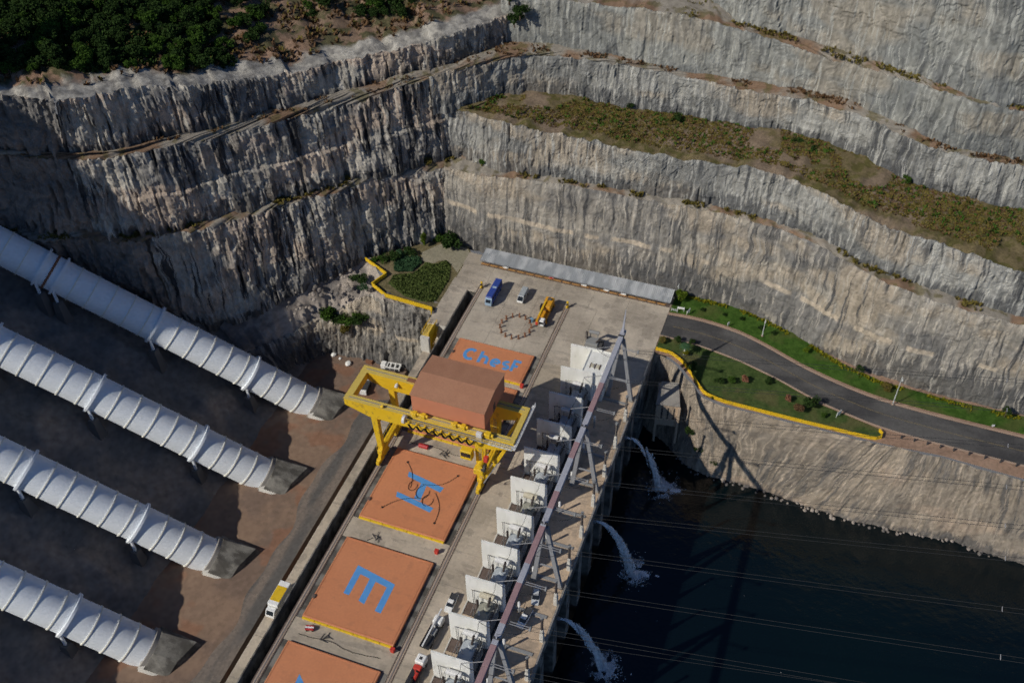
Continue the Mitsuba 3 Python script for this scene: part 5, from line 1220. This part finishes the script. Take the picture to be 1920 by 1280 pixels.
vp(k, 'windscreen', hull([[-4.6, s * 0.85, 1.55] for s in (-1, 1)] + [[-4.06, s * 0.85, 2.4] for s in (-1, 1)] + [[-4.55, s * 0.85, 1.5] for s in (-1, 1)] + [[-4.0, s * 0.85, 2.35] for s in (-1, 1)]), 'dark_glass')
wheels(k, (-3.7, 2.0), (1.15, -1.15), 0.45, 0.3)
single('walkway_post', cat([cbb(-9.6, -9.0, 16.4, 17.0, -5.3, -3.6, 0.05), cbb(-9.2, -8.4, 16.2, 16.6, -5.3, -4.6, 0.05)]), 'lamp_white', 'pale cabinet standing on the upstream walkway', 'cabinet')

# things on the low platform
place(55.2, 35.3, -25, 97)
k = thing('flatbed_truck', 'white framed flatbed truck parked by the rock wall on the low platform', 'truck')
vp(k, 'chassis', cbb(-2.8, 2.8, -0.95, 0.95, 0.5, 0.9, 0.06), 'steel_dark')
vp(k, 'cab', cbb(1.5, 3.0, -1.0, 1.0, 0.7, 2.3, 0.15), 'car_white')
vp(k, 'windscreen', bb(2.98, 3.02, -0.8, 0.8, 1.4, 2.1), 'dark_glass')
vp(k, 'frame', cat([bb(-2.8, 1.4, s * 0.95 - 0.12, s * 0.95 + 0.12, 1.6, 1.9) for s in (-1, 1)] + [bb(a - 0.2, a + 0.2, -1.0, 1.0, 1.6, 1.9) for a in (-2.6, -1.2, 0.2, 1.2)] + [beam([a, b_, 0.9], [a, b_, 1.7], 0.12) for a in (-2.6, -1.2, 0.2) for b_ in (-0.95, 0.95)]), 'car_white')
wheels(k, (-1.8, 2.0), (1.0, -1.0), 0.45, 0.3)
place(45.7, 39.0, -25, 8)
k = thing('trailer', 'dark low trailer with white ends on the low platform, framed by the crane girders', 'trailer')
vp(k, 'bed', cbb(-2.2, 2.2, -0.9, 0.9, 0.6, 1.5, 0.06), 'steel_dark')
for s in (-1, 1):
    vp(k, 'end_board', bb(s * 2.45 - 0.3, s * 2.45 + 0.3, -0.95, 0.95, 0.5, 2.0), 'car_white')
wheels(k, (-1.2, 1.2), (0.95, -0.95), 0.4, 0.3)
for (x, y, a, lab) in ((54.9, 54.0, 0.9, 'white sack heap in the corner of the low platform by the rock wall'), (53.0, 48.3, 1.0, 'white bundle lying on the low platform'), (54.2, 51.6, 0.45, 'small pale bundle on the low platform')):
    single('bundle', boulder([x, y, -25 + a * 0.35], a, int(x * 10), 0.5), 'car_white', lab, 'bundle')
single('rust_plate_pile', cat([bb(55.0, 56.4, 41.5 + 0.1 * i, 43.5 + 0.1 * i, -25 + 0.2 * i, -24.85 + 0.2 * i) for i in range(4)]), 'rust', 'pile of rusty plates at the foot of the rock wall on the low platform', 'plates')
fence = [tube([[57.0 - 0.4, y0, z], [57.0 - 0.4, y1, z]], 0.05, 5) for y0, y1 in ((32, 53),) for z in (-24.3, -23.8)] + [cyl([56.6, y, -25], [56.6, y, -23.8], 0.06, n=5) for y in np.arange(32, 53.5, 2.1)]
single('platform_fence', cat(fence), 'steel_dark', 'dark low fence along the foot of the rock wall on the low platform', 'fence')

# ------------------------------------------------------------------ yellow railings
def railing_wall(pts, name, label, h=1.1, solid=True):
    k = thing(name, label, 'railing')
    p = np.asarray(pts, float)
    for a, b in zip(p[:-1], p[1:]):
        L = np.linalg.norm(b - a); m = (a + b) / 2; an = math.atan2(b[1] - a[1], b[0] - a[0])
        n = max(1, round(L / 3.0))
        for j in range(n):
            q0, q1 = a + (b - a) * j / n, a + (b - a) * (j + 1) / n
            c = (q0 + q1) / 2; l = L / n
            if solid:
                part(k, 'panel', cat([box([c[0], c[1], c[2] + h * 0.42], [l - 0.06, 0.16, h * 0.84], an), box([c[0], c[1], c[2] + h * 0.92], [l, 0.34, h * 0.16], an)]), 'yellow_paint')
            else:
                part(k, 'panel', cat([box([c[0], c[1], c[2] + h * t], [l, 0.14, 0.16], an) for t in (0.35, 0.65, 0.97)] + [box([q0[0], q0[1], q0[2] + h / 2], [0.22, 0.22, h], an)] + [box([c[0], c[1], c[2] + 0.16], [l, 0.2, 0.3], an)]), 'yellow_paint')
railing_wall([[71.4, 48.4, -0.2], [67.2, 39.8, 0], [61.9, 41.8, 0], [58.95, 36.3, 0], [58.5, 29.1, 0], [58.1, 21.9, 0], [56.6, 21.5, -0.3]], 'garden_railing', 'solid yellow parapet round the small garden above the rock wall', h=1.25)
isl = along([[63.35, -39.6, 0], [63.2, -43.6, 0], [61.0, -47.2, 0], [55.7, -51.8, 0], [51.9, -54.8, 0], [50.85, -60, 0], [50.75, -66, 0], [50.65, -79, 0], [50.8, -96.4, 0], [51.5, -98.0, 0], [52.6, -98.4, 0], [53.7, -98.0, 0], [54.0, -97.2, 0]], n=46, sigma=0.8)
railing_wall(isl, 'road_railing', 'yellow railing along the cliff edge of the island lawn beside the river', h=1.0, solid=False)
for i, y in enumerate([-102.5, -105.5, -108.5, -111.5, -114.5, -118, -121.5, -125, -128.5]):
    single('guard_post', cat([cyl([53.6, y, 0], [53.6, y, 0.75], 0.22, 0.18, n=8), cyl([53.6, y, 0.75], [53.6, y, 0.85], 0.24, n=8)]), 'steel_dark', 'one of the small dark posts along the brown shoulder of the road', 'post', 'posts along the road shoulder')

# ------------------------------------------------------------------ signs and lamps
for (x, y, h, lab) in ((77.5, -64.76, 6.2, 'slim pale lamp post on the grass strip, nearest to the parking roof'), (63.9, -99.5, 10.0, 'tall slim lamp post at the kerb of the grass strip, further right along the road'), (85.2, -40.0, 5.0, 'slim pale post at the right end of the parking roof')):
    k = thing('lamp_post', lab, 'lamp post')
    part(k, 'pole', cyl([x, y, 0], [x, y, h], 0.13, 0.07, n=8), 'lamp_white')
    part(k, 'base', cyl([x, y, 0], [x, y, 0.35], 0.3, n=8), 'kerb')
    part(k, 'arm', tube([[x, y, h], [x - 0.5, y - 0.05, h + 0.2], [x - 1.1, y - 0.1, h + 0.2]], 0.06, 6), 'lamp_white')
    part(k, 'lamp_head', cbb(x - 1.7, x - 1.0, y - 0.25, y + 0.05, h + 0.1, h + 0.28, 0.04), 'lamp_white')
def sign(x, y, deg, w, h, z, lab):
    k = thing('road_sign', lab, 'sign')
    tw = T().translate([x, y, 0]).rotate([0, 0, 1], deg)
    part(k, 'board', cbb(-0.05, 0.05, -w / 2, w / 2, z, z + h, 0.02), 'car_white', to_world=tw)
    for s in ((-1, 1) if w > 1.0 else (0,)):
        part(k, 'post', cyl([0.1, s * w * 0.42, 0], [0.1, s * w * 0.42, z + h], 0.06, n=6), 'lamp_white', to_world=tw)
sign(79.7, -42.2, 5, 2.0, 0.7, 1.0, 'wide white sign on two posts on the grass strip by the deck corner')
sign(79.5, -44.4, 70, 1.5, 0.9, 0.7, 'narrow white sign turned sideways on the grass strip by the deck corner')
sign(78.2, -55.5, 60, 0.8, 0.8, 0.7, 'small white sign on the grass strip close to the slim lamp post')
sign(55.6, -87.4, 60, 1.7, 1.3, 0.6, 'white sign board on the island lawn near the road')
sign(64.3, -122.9, 20, 0.7, 0.6, 0.3, 'small white marker stone sign at the right end of the grass strip')
k = thing('gate_barrier', 'low white gate rail on the grass beside the deck corner', 'gate')
part(k, 'rail', cat([tube([[79.2, -39.8, z], [79.2, -41.4, z]], 0.07, 6) for z in (0.5, 0.9)]), 'lamp_white')
part(k, 'post', cat([cyl([79.2, y, 0], [79.2, y, 1.1], 0.09, n=6) for y in (-39.8, -41.4)]), 'lamp_white')

# ------------------------------------------------------------------ intake house in the rock corner
ih = thing('outlet_house', 'tan concrete outlet house with grey sloped roof in the rock corner by the river', 'building')
A0 = np.array([51.6, -43.2, -6.0]); ang = math.radians(-80)
part(ih, 'body', (lambda m: (rotz(m[0], math.radians(10)) + [53.2, -46.0, 0], m[1]))(hull([[-2.2, -2.9, -14], [-2.2, 2.9, -14], [4, -2.9, -14], [4, 2.9, -14], [-2.2, -2.9, -6.0], [-2.2, 2.9, -6.0], [4, -2.9, -4.6], [4, 2.9, -4.6]])), 'side_concrete')
part(ih, 'roof', (lambda m: (rotz(m[0], math.radians(10)) + [53.2, -46.0, 0], m[1]))(hull([[-2.6, -3.1, -5.98], [-2.6, 3.1, -5.98], [4.2, -2.2, -4.5], [4.2, 2.2, -4.5], [-2.6, -3.1, -5.7], [-2.6, 3.1, -5.7], [4.2, -2.2, -4.2], [4.2, 2.2, -4.2]])), 'pier_concrete')
for j in range(3):
    part(ih, 'slot', (lambda m: (rotz(m[0], math.radians(10)) + [53.2, -46.0, 0], m[1]))(bb(-2.22, -2.1, -2.0 + 1.55 * j, -1.6 + 1.55 * j, -11.5, -7.2)), 'pit_dark')
part(ih, 'pillar', cat([(rotz(bb(-2.9, -2.25, -3.3, -2.7, -20, -6.2)[0], math.radians(10)) + [53.2, -46.0, 0], BF), (rotz(bb(-2.9, -2.25, 2.3, 2.9, -20, -6.2)[0], math.radians(10)) + [53.2, -46.0, 0], BF)]), 'side_concrete')

# ------------------------------------------------------------------ plants
def crown(rx, ry, rz, n, leaf_, seed, lumps=9, hollow=0.35):
    """Leaf clumps gathered in several lumps inside an ellipsoid, with gaps between them."""
    r = np.random.default_rng(seed)
    c = r.normal(0, 1, (lumps, 3)); c /= np.linalg.norm(c, axis=1, keepdims=True)
    c *= r.uniform(0.35, 0.72, (lumps, 1))
    c[:, 2] = np.abs(c[:, 2]) * 0.9 - 0.15
    w = r.integers(0, lumps, n)
    d = r.normal(0, 1, (n, 3)); d /= np.linalg.norm(d, axis=1, keepdims=True)
    p = c[w] + d * (r.uniform(hollow, 1, (n, 1)) ** 0.6) * r.uniform(0.30, 0.48, (lumps, 1))[w]
    p = p * np.array([rx, ry, rz])
    a = r.normal(0, 1, (n, 3)); a /= np.linalg.norm(a, axis=1, keepdims=True)
    b = np.cross(a, r.normal(0, 1, (n, 3))); b /= np.linalg.norm(b, axis=1, keepdims=True)
    s = leaf_ * r.uniform(0.6, 1.3, (n, 1))
    V = np.stack([p - a * s, p + b * s * 0.6, p + a * s, p - b * s * 0.6], 1).reshape(-1, 3)
    return V, np.arange(4 * n).reshape(-1, 4)

def trunk(h, r, seed, limbs=4, spread=0.8):
    g = np.random.default_rng(seed)
    ms = [tube([[0, 0, -0.3], [g.normal(0, 0.05), g.normal(0, 0.05), h * 0.5], [g.normal(0, 0.1), g.normal(0, 0.1), h]], [r, r * 0.8, r * 0.5], 6)]
    for _ in range(limbs):
        a = g.uniform(0, 2 * np.pi); t = g.uniform(0.5, 0.95)
        ms.append(tube([[0, 0, h * t], [spread * 0.6 * math.cos(a), spread * 0.6 * math.sin(a), h * (t + 0.2)], [spread * math.cos(a), spread * math.sin(a), h * (t + 0.5)]], [r * 0.45, r * 0.3, r * 0.12], 5))
    return cat(ms)

VAR = {}
def bush(x, y, z, r, h, m, label, cat_='bush', group=None, name='bush', v=0, stem=0.5):
    key = (m, v)
    if key not in VAR:
        VAR[key] = (mikit.ply(crown(1, 1, 1, 1100, 0.10, 100 + v * 7 + len(VAR)), m), mikit.ply(trunk(0.7, 0.07, v, 3, 0.35), 'bark'))
    k = thing(name, label, cat_, group)
    part(k, 'crown', VAR[key][0], None, to_world=T().translate([x, y, z + h * 0.5 + stem]).rotate([0, 0, 1], 57 * v + x * 10).scale([r, r * 0.92, h * 0.62]))
    part(k, 'trunk', VAR[key][1], None, to_world=T().translate([x, y, z]).scale([r, r, h * 0.8 + stem]))
    return k

bush(84.3, -41.3, 0, 2.1, 3.2, 'leaf_bright', 'bright green round shrub at the right end of the parking roof', v=0)
for (x, y, r, lab) in ((81.9, -47.6, .8, 'first'), (82.0, -53.6, .7, 'second'), (81.8, -58.3, .8, 'third'), (79.9, -63.7, 1.0, 'fourth'), (79.1, -67.4, .9, 'fifth')):
    bush(x, y, 0, r, r * 1.3, 'leaf_dark', f'small dark shrub on the bright grass strip, {lab} from the deck', group='dark shrubs on the grass strip', v=1, stem=0.1)
bush(75.0, -76.6, 0, 1.1, 1.7, 'leaf_bright', 'bright yellow green round shrub in the middle of the grass strip', v=0, stem=0.1)
bush(68.6, -97.6, 0, 1.7, 1.7, 'leaf_olive', 'olive brown shrub at the back of the grass strip near the tall lamp post', v=2, stem=0.1)
bush(71.3, -90.3, 0, 1.3, 2.6, 'leaf_dark', 'small dark tree at the back of the grass strip', 'tree', name='tree', v=1, stem=1.2)
bush(68.6, -125.5, 0, 1.4, 2.6, 'leaf_dark', 'small dark tree at the right end of the grass strip', 'tree', name='tree', v=1, stem=1.2)
bush(59.5, -63.4, 0, 1.45, 2.2, 'leaf_pink', 'round shrub with pink flowers in the middle of the island lawn', v=0, stem=0.2)
bush(56.7, -74.9, 0, 1.35, 2.0, 'leaf_pink', 'round shrub with pink flowers beside the big dark bush on the island lawn', v=0, stem=0.2)
bush(56.9, -57.6, 0, 1.5, 1.8, 'leaf_dark', 'dark bush on the island lawn near the yellow railing bend', v=1, stem=0.1)
bush(58.3, -60.6, 0, 1.5, 1.8, 'leaf_green', 'dark green bush left of the pink flowered one on the island lawn', v=1, stem=0.1)
bush(61.2, -69.2, 0, 1.4, 1.6, 'leaf_dark', 'low dark bush on the island lawn next to the road', v=2, stem=0.1)
bush(56.6, -80.6, 0, 2.3, 3.2, 'leaf_dark', 'big dark green bush on the island lawn', v=2, stem=0.3)
bush(53.9, -78.1, 0, 1.7, 2.4, 'leaf_brown', 'brownish bush beside the big dark one on the island lawn', v=2, stem=0.2)
bush(54.3, -84.1, 0, 1.1, 1.5, 'leaf_green', 'small green bush at the narrow end of the island lawn', v=0, stem=0.1)
bush(67.8, -44.4, 0, 1.4, 1.8, 'leaf_dark', 'dark shrub with stiff leaves at the corner of the island lawn by the road', v=1, stem=0.4)
bush(68.2, -48.0, 0, 1.2, 1.6, 'leaf_dark', 'second dark shrub with stiff leaves at the corner of the island lawn', v=0, stem=0.4)
bush(66.6, -40.6, 0, 1.3, 1.6, 'leaf_olive', 'olive shrub at the deck edge of the island lawn', v=2, stem=0.2)
bush(63.6, -47.4, 0, 1.2, 1.6, 'leaf_yellow', 'yellow green shrub under the pale palm on the island lawn', v=0, stem=0.2)
bush(59.6, -50.0, 0, 1.7, 2.0, 'leaf_dark', 'dark bush along the railing bend of the island lawn', v=2, stem=0.1)
# a pale palm
pm = thing('palm', 'small palm with a pale trunk on the island lawn', 'palm')
part(pm, 'trunk', tube([[64.0, -46.8, 0], [64.2, -46.9, 1.6], [64.2, -46.9, 3.2]], [0.22, 0.17, 0.14], 8), 'lamp_white')
for j in range(11):
    a = 2 * np.pi * j / 11
    d = np.array([math.cos(a), math.sin(a), 0])
    t = np.linspace(0, 1, 7)[:, None]
    c = np.array([64.2, -46.9, 3.2]) + d * t * 1.8 + np.array([0, 0, 1]) * (0.7 * t - 1.2 * t ** 2)
    w = np.array([-d[1], d[0], 0]) * (0.28 * np.sin(np.pi * np.clip(t, 0.05, 0.97)))
    part(pm, 'frond', grid(np.stack([c - w, c + w], 1)), 'leaf_teal')
# garden plants
for (x, y, r, h, m, lab) in ((74.0, 41.6, 3.0, 3.0, 'leaf_dark', 'dark hedge clump behind the yellow parapet of the garden'), (76.6, 39.6, 2.2, 2.4, 'leaf_teal', 'dark green clump in the middle of the garden hedge'), (71.9, 44.6, 2.6, 2.6, 'leaf_green', 'green clump in the corner of the yellow parapet'), (78.3, 37.6, 2.6, 2.4, 'leaf_dark', 'dark clump at the foot of the left rock face'),
                             (85.0, 27.6, 4.2, 5.2, 'leaf_dark', 'large dark bush in the corner where the two cliffs meet'), (86.4, 30.6, 2.4, 3.6, 'leaf_green', 'green bush beside the large dark one in the cliff corner'),
                             (83.0, 34.9, 1.3, 5.4, 'leaf_bright', 'slim bright green shrub against the left rock face'), (85.6, 32.6, 1.0, 2.0, 'leaf_green', 'small green shrub against the left rock face by the corner'),
                             (63.0, 46.3, 3.0, 2.6, 'leaf_dark', 'dark bush growing on the rubble outside the yellow parapet'), (60.8, 44.2, 1.7, 1.6, 'leaf_teal', 'green bush on the rubble below the dark one'), ):
    bush(x, y, -0.4 if y < 43 else -1.0, r, h, m, lab, v=int(x) % 3, stem=0.1)
from shapely.geometry import Polygon, Point
def leaf_bed(poly, h, n, leaf_, m, seed, name, label):
    pg = Polygon(poly); r = np.random.default_rng(seed); c = []
    x0, y0, x1, y1 = pg.bounds
    while len(c) < n:
        q = r.uniform((x0, y0), (x1, y1))
        if pg.contains(Point(q)):
            c.append([*q, h * (0.55 + 0.45 * nz(q[0] / 1.2, q[1] / 1.2, 0, seed)) * r.uniform(0.4, 1)])
    p = np.array(c)
    a = r.normal(0, 1, (n, 3)); a /= np.linalg.norm(a, axis=1, keepdims=True)
    b_ = np.cross(a, r.normal(0, 1, (n, 3))); b_ /= np.linalg.norm(b_, axis=1, keepdims=True)
    s = leaf_ * r.uniform(0.6, 1.3, (n, 1))
    single(name, (np.stack([p - a * s, p + b_ * s * 0.7, p + a * s, p - b_ * s * 0.7], 1).reshape(-1, 3), np.arange(4 * n).reshape(-1, 4)), m, label, 'hedge')
leaf_bed([[69.2, 38.2], [71.0, 33.7], [75.6, 32.5], [77.6, 34.6], [76.2, 38.5], [73.0, 40.2]], 0.9, 2600, 0.3, 'leaf_teal', 5, 'garden_bed_hedge', 'green clipped bed in the middle of the garden')
leaf_bed([[61.2, 22.6], [71.5, 22.5], [77.6, 24.5], [78.6, 26.4], [76.1, 28.7], [76.0, 31.4], [73, 32.0], [70.4, 33.0], [68.2, 37.9], [64.6, 37.7], [61.2, 31.5], [60.8, 26]], 0.45, 5200, 0.3, 'leaf_moss', 6, 'garden_groundcover', 'low olive green planting of the garden lawn beside the yellow parapet')
for (x, y, r, m, lab) in ((67.5, 27.6, .8, 'leaf_dark', 'small dark shrub in the middle of the olive garden lawn'), (73.5, 25.4, .55, 'leaf_dark', 'tiny dark shrub at the path side of the olive garden lawn'), (63.0, 24.4, .7, 'leaf_dark', 'small dark shrub in the near corner of the olive garden lawn')):
    bush(x, y, 0, r, 0.8, m, lab, v=1, stem=0.05)
# growth hanging on the rock wall above the low platform
for (x, y, z, r, h, m, lab) in ((56.8, 54.5, -11.5, 3.6, 4.2, 'leaf_green', 'bright green bush on top of the rock wall above the low platform'), (57.2, 50.8, -12.6, 3.2, 3.4, 'leaf_dark', 'dark bush hanging on the rock wall above the low platform'), (57.3, 47.6, -11.5, 3.4, 3.4, 'leaf_green', 'green bush on the rock wall right of the dark one'), (57.2, 44.6, -11.0, 3.0, 3.0, 'leaf_dark', 'dark bush at the right end of the growth on the rock wall'), (56.6, 49.2, -16.0, 2.2, 3.6, 'leaf_olive', 'olive tuft low on the rock wall above the low platform')):
    bush(x, y, z, r, h, m, lab, v=int(y) % 3, stem=0)
# green growth on the rock in the river corner
for (x, y, z, r, lab) in ((50.6, -53.0, -15, 1.5, 'green growth in the shaded rock gully below the outlet house'), (49.6, -56.0, -19.5, 1.7, 'green growth lower in the shaded rock gully by the water'), (48.6, -60.5, -22.0, 1.5, 'green growth on the rock close to the water, right of the gully')):
    bush(x, y, z, r, 3.0, 'leaf_dark', lab, v=2, stem=0)
for (x, y, z, lab) in ((113.5, 15.5, 60.0, 'dark bush in the gully where the upper cliffs meet'), (116.0, 19.5, 62.5, 'dark bush at the head of the gully between the upper cliffs'), (114.5, 17.5, 57.0, 'dark bush hanging low in the gully between the upper cliffs')):
    bush(x, y, z, 2.6, 4.0, 'leaf_dark', lab, v=1, stem=0)

# scrub on the wide terrace and the ledges
def surface_points(P, n, seed, cond=None, lo=0.08, hi=0.9):
    r = np.random.default_rng(seed)
    a, b = P.shape[:2]
    i, j = r.uniform(0, a - 1.001, n), r.uniform(lo, hi, n) * (b - 1.001)
    ii, jj = i.astype(int), j.astype(int)
    fi, fj = (i - ii)[:, None], (j - jj)[:, None]
    q = (P[ii, jj] * (1 - fi) + P[ii + 1, jj] * fi) * (1 - fj) + (P[ii, jj + 1] * (1 - fi) + P[ii + 1, jj + 1] * fi) * fj
    if cond is not None:
        q = q[cond(q)]
    return q
struct('planter_strip', bb(80.3, 82.8, -39.0, 16.3, -0.1, 0.025), 'grate_brown', 'dark brown gutter strip in front of the parking roof', 'gutter')
q = surface_points(PT2, 22000, 41, lambda p: nz(p[:, 0] / 7, p[:, 1] / 9, 0, 5) + 0.4 * nz(p[:, 0] / 2.5, p[:, 1] / 2.5, 0, 6) > 0.56, 0.12, 0.95)
tufts(q[::2] - [0, 0, 0.05], 0.22, 0.34, 'leaf_olive', 'scrub', 'olive yellow scrub covering the wide terrace', 51, blades=5)
tufts(q[1::4] - [0, 0, 0.05], 0.2, 0.32, 'leaf_brown', 'scrub', 'brown dry scrub among the olive scrub of the wide terrace', 52, blades=5)
tufts(q[::23] - [0, 0, 0.05], 0.5, 0.4, 'leaf_green', 'scrub', 'green tufts among the olive scrub of the wide terrace', 53, blades=6)
for (x, y, r, lab) in ((108.6, -30.6, 1.7, 'dark green bush at the back of the wide terrace, left of the middle'), (107.6, -62.0, 1.9, 'dark green bush at the back of the wide terrace by a rock overhang'), (105.6, -66.5, 1.5, 'second dark green bush at the back of the wide terrace by a rock overhang'), (99.6, -89.5, 1.6, 'bright green bush at the back of the wide terrace on the right'), (110.0, -17.0, 1.2, 'small dark bush at the back of the wide terrace near its left end'), (93.2, 19.5, 1.7, 'green bush on the narrow ledge in the cliff corner')):
    bush(x, y, 40.4 if x > 95 else 25.4, r, 1.9, 'leaf_green' if 'bright' in lab or 'ledge' in lab else 'leaf_dark', lab, v=int(abs(y)) % 3, stem=0.0)

def edge_line(a, b, t):
    a, b = np.asarray(a), np.asarray(b)
    return a + (b - a) * t
def ledge_tufts(front, back, n, m, label, seed, thr, w0=0.3, w1=0.95, hgt=0.5, rad=0.4):
    r = np.random.default_rng(seed)
    a, b = along(front, n=200), along(back, n=200)
    i = r.integers(0, 200, n); t = r.uniform(w0, w1, (n, 1))
    p = a[i] * (1 - t) + b[i] * t + np.c_[r.normal(0, 0.3, (n, 2)), np.zeros(n)]
    p = p[nz(p[:, 0] / 5, p[:, 1] / 5, 0, seed) > thr]
    p[:, 2] += 0.1
    tufts(p, hgt, rad, m, 'ledge_grass', label, seed + 1)
ledge_tufts(PL1e, L2F, 1800, 'leaf_olive', 'olive grass on the ledge above the lowest dark rock face', 61, 0.42)
ledge_tufts(PL2e, L3F, 350, 'leaf_brown', 'brown grass on the ledge above the middle dark rock face', 62, 0.50)
ledge_tufts(PR3[:, -1], R4F, 600, 'leaf_brown', 'reddish brown grass on the ledge above the third rock face', 63, 0.46)
ledge_tufts(PR4[:, -1], R5F, 700, 'leaf_olive', 'olive tufts on the ledge below the topmost rock face', 64, 0.50, hgt=0.5, rad=0.4)
ledge_tufts(PR1[:, -1], R2F, 900, 'leaf_olive', 'olive tufts on the narrow ledge above the lowest rock face', 65, 0.56)

# wood and scrub on the plateau
rg = np.random.default_rng(71)
done = 0
cand = surface_points(PLT, 30000, 72, lambda p: (p[:, 1] > 12) & (p[:, 1] < 165), 0.02, 0.62)
kept = []
front = np.asarray(PL3e)
for p in cand:
    dd = np.hypot(*(front[:, :2] - p[:2]).T).min()
    left = p[1] - p[0] * 0.9 > 12                                # the dense wood ends where the bare track comes up
    track = abs(p[1] - 0.95 * p[0] - 5.5 - 2 * math.sin(p[0] / 4)) < 2.2
    den = nz(p[0] / 9, p[1] / 9, 0, 77)
    need = (3.5 if left else 6.0) + 8 * nz(p[0] / 10, p[1] / 10, 0, 78) * (1 if left else 1.6)
    if dd > 36 or dd < need or track or den < (0.18 if left else 0.46):
        continue
    if kept and np.hypot(*(np.array(kept) - p[:2]).T).min() < 2.1:
        continue
    kept.append(p[:2])
    r = rg.uniform(1.8, 3.3)
    bush(p[0], p[1], p[2] - 0.3, r, r * rg.uniform(1.1, 1.5), ['leaf_green', 'leaf_dark', 'leaf_dark'][done % 3], 'dense green tree among the low wood on the plateau above the left cliffs', 'tree', 'trees of the low wood on the plateau', name='tree', v=done % 4, stem=0.3)
    done += 1
    if done >= 290:
        break
dry = surface_points(PLT, 5000, 73, lambda p: nz(p[:, 0] / 8, p[:, 1] / 8, 0, 79) > 0.42, 0.03, 0.7)
und = surface_points(PLT, 60000, 76, lambda p: (p[:, 1] > 20) & (p[:, 1] < 150) & (p[:, 1] - 0.9 * p[:, 0] > 14), 0.02, 0.4)
und = und[[np.hypot(*(front[::3, :2] - p[:2]).T).min() > 4.5 + 8 * nz(p[0] / 10, p[1] / 10, 0, 78) for p in und]]
und = und[(nz(und[:, 0] / 3.5, und[:, 1] / 3.5, 0, 80) > 0.30) & (np.abs(und[:, 1] - 0.95 * und[:, 0] - 5.5 - 2 * np.sin(und[:, 0] / 4)) > 1.6)]
tufts(und[:9000], 0.9, 0.55, 'leaf_dark', 'undergrowth', 'dark green undergrowth between the trees on the plateau', 77, blades=5)
tufts(dry, 0.8, 0.6, 'leaf_brown', 'scrub', 'dry brown scrub on the plateau between the trees', 74, blades=5)
tufts(dry[::3] + [0.8, 0.5, 0], 0.8, 0.6, 'leaf_olive', 'scrub', 'olive scrub on the plateau between the trees', 75, blades=5)

# ------------------------------------------------------------------ water jets into the river
def jet(x, y, z, reach, drift, seed, label):
    r = np.random.default_rng(seed)
    k = thing('water_jet', label, 'water jet', 'water jets from the river wall')
    part(k, 'outlet_pipe', cyl([x, -39.0, z], [x, -39.7, z - 0.05], 0.45, n=14), 'steel_grey')
    V, F, o = [], [], 0
    H = z + 25.0
    for _ in range(12000):
        t = r.uniform(0, 1) ** 0.8
        sp_ = 0.12 + 1.15 * t ** 1.2
        u = np.array([r.normal(0, 1), r.normal(0, 1)]) * sp_ * 0.55
        lump = nz(t * 9 + u[0] * 1.2, u[1] * 1.3, seed, 3)
        if lump < 0.24 + 0.20 * t:
            continue
        def pos(tt):
            return np.array([x + drift * tt + u[0], y - reach * tt + u[1] * 0.6, z - H * tt ** 2])
        p0, p1 = pos(t), pos(min(1, t + 0.012 + 0.02 * r.uniform()))
        d = p1 - p0
        w = np.cross(d, r.normal(0, 1, 3)); w = w / (np.linalg.norm(w) + 1e-9) * r.uniform(0.04, 0.13)
        V += [p0 - w, p0 + w, p1 + w * 0.5, p1 - w * 0.5]
    part(k, 'stream', (np.array(V), np.arange(len(V)).reshape(-1, 4)), 'foam')
    V = []
    ex, ey = x + drift, y - reach
    # the splash where the jet meets the river
    for _ in range(7000):
        rad = abs(r.normal(0, 1.5)); a = r.uniform(0, 2 * np.pi)
        c = np.array([ex + rad * math.cos(a) * 1.3 + drift * 0.05, ey - 0.7 + rad * math.sin(a), -24.97 + abs(r.normal(0, 0.5)) * math.exp(-rad / 1.6)])
        if nz(c[0] * 0.9, c[1] * 0.9, seed, 6) < 0.42:
            continue
        s = r.uniform(0.05, 0.17)
        n1 = r.normal(0, 1, 3); n1 /= np.linalg.norm(n1); n2 = np.cross(n1, r.normal(0, 1, 3)); n2 /= np.linalg.norm(n2)
        V += [c - n1 * s, c + n2 * s, c + n1 * s, c - n2 * s]
    for _ in range(2600):
        t = r.uniform(0, 1)
        c = np.array([ex + 0.5 * t + r.normal(0, 0.35), ey - 1 - 5.2 * t + r.normal(0, 0.4), -24.965])
        if nz(c[0] * 1.3, c[1] * 0.8, seed, 8) < 0.30 + 0.35 * t:
            continue
        s = r.uniform(0.03, 0.11)
        V += [c - [s, 0, 0], c - [0, s, 0], c + [s, 0, 0], c + [0, s, 0]]
    part(k, 'splash', (np.array(V), np.arange(len(V)).reshape(-1, 4)), 'foam')
jet(36.0, -39.5, -4.9, 9.3, 3.4, 81, 'white water jet nearest to the tan rock, falling from the river wall')
jet(9.4, -39.5, -4.9, 9.1, 3.0, 82, 'white water jet in the middle of the three below the river wall')
jet(-17.1, -39.5, -5.1, 9.6, 2.6, 83, 'white water jet nearest to the bottom edge, falling from the river wall')
fl = []
rg = np.random.default_rng(91)
for _ in range(160):
    c = np.array([rg.uniform(-60, 45), rg.uniform(-135, -45), -24.985])
    if nz(c[0] / 12, c[1] / 18, 0, 4) < 0.6:
        continue
    s = rg.uniform(0.03, 0.07)
    fl += [c - [s, 0, 0], c - [0, s, 0], c + [s, 0, 0], c + [0, s, 0]]
struct('foam_flecks', (np.array(fl), np.arange(len(fl)).reshape(-1, 4)), 'foam', 'scattered foam flecks on the dark river', 'foam', kind='stuff')
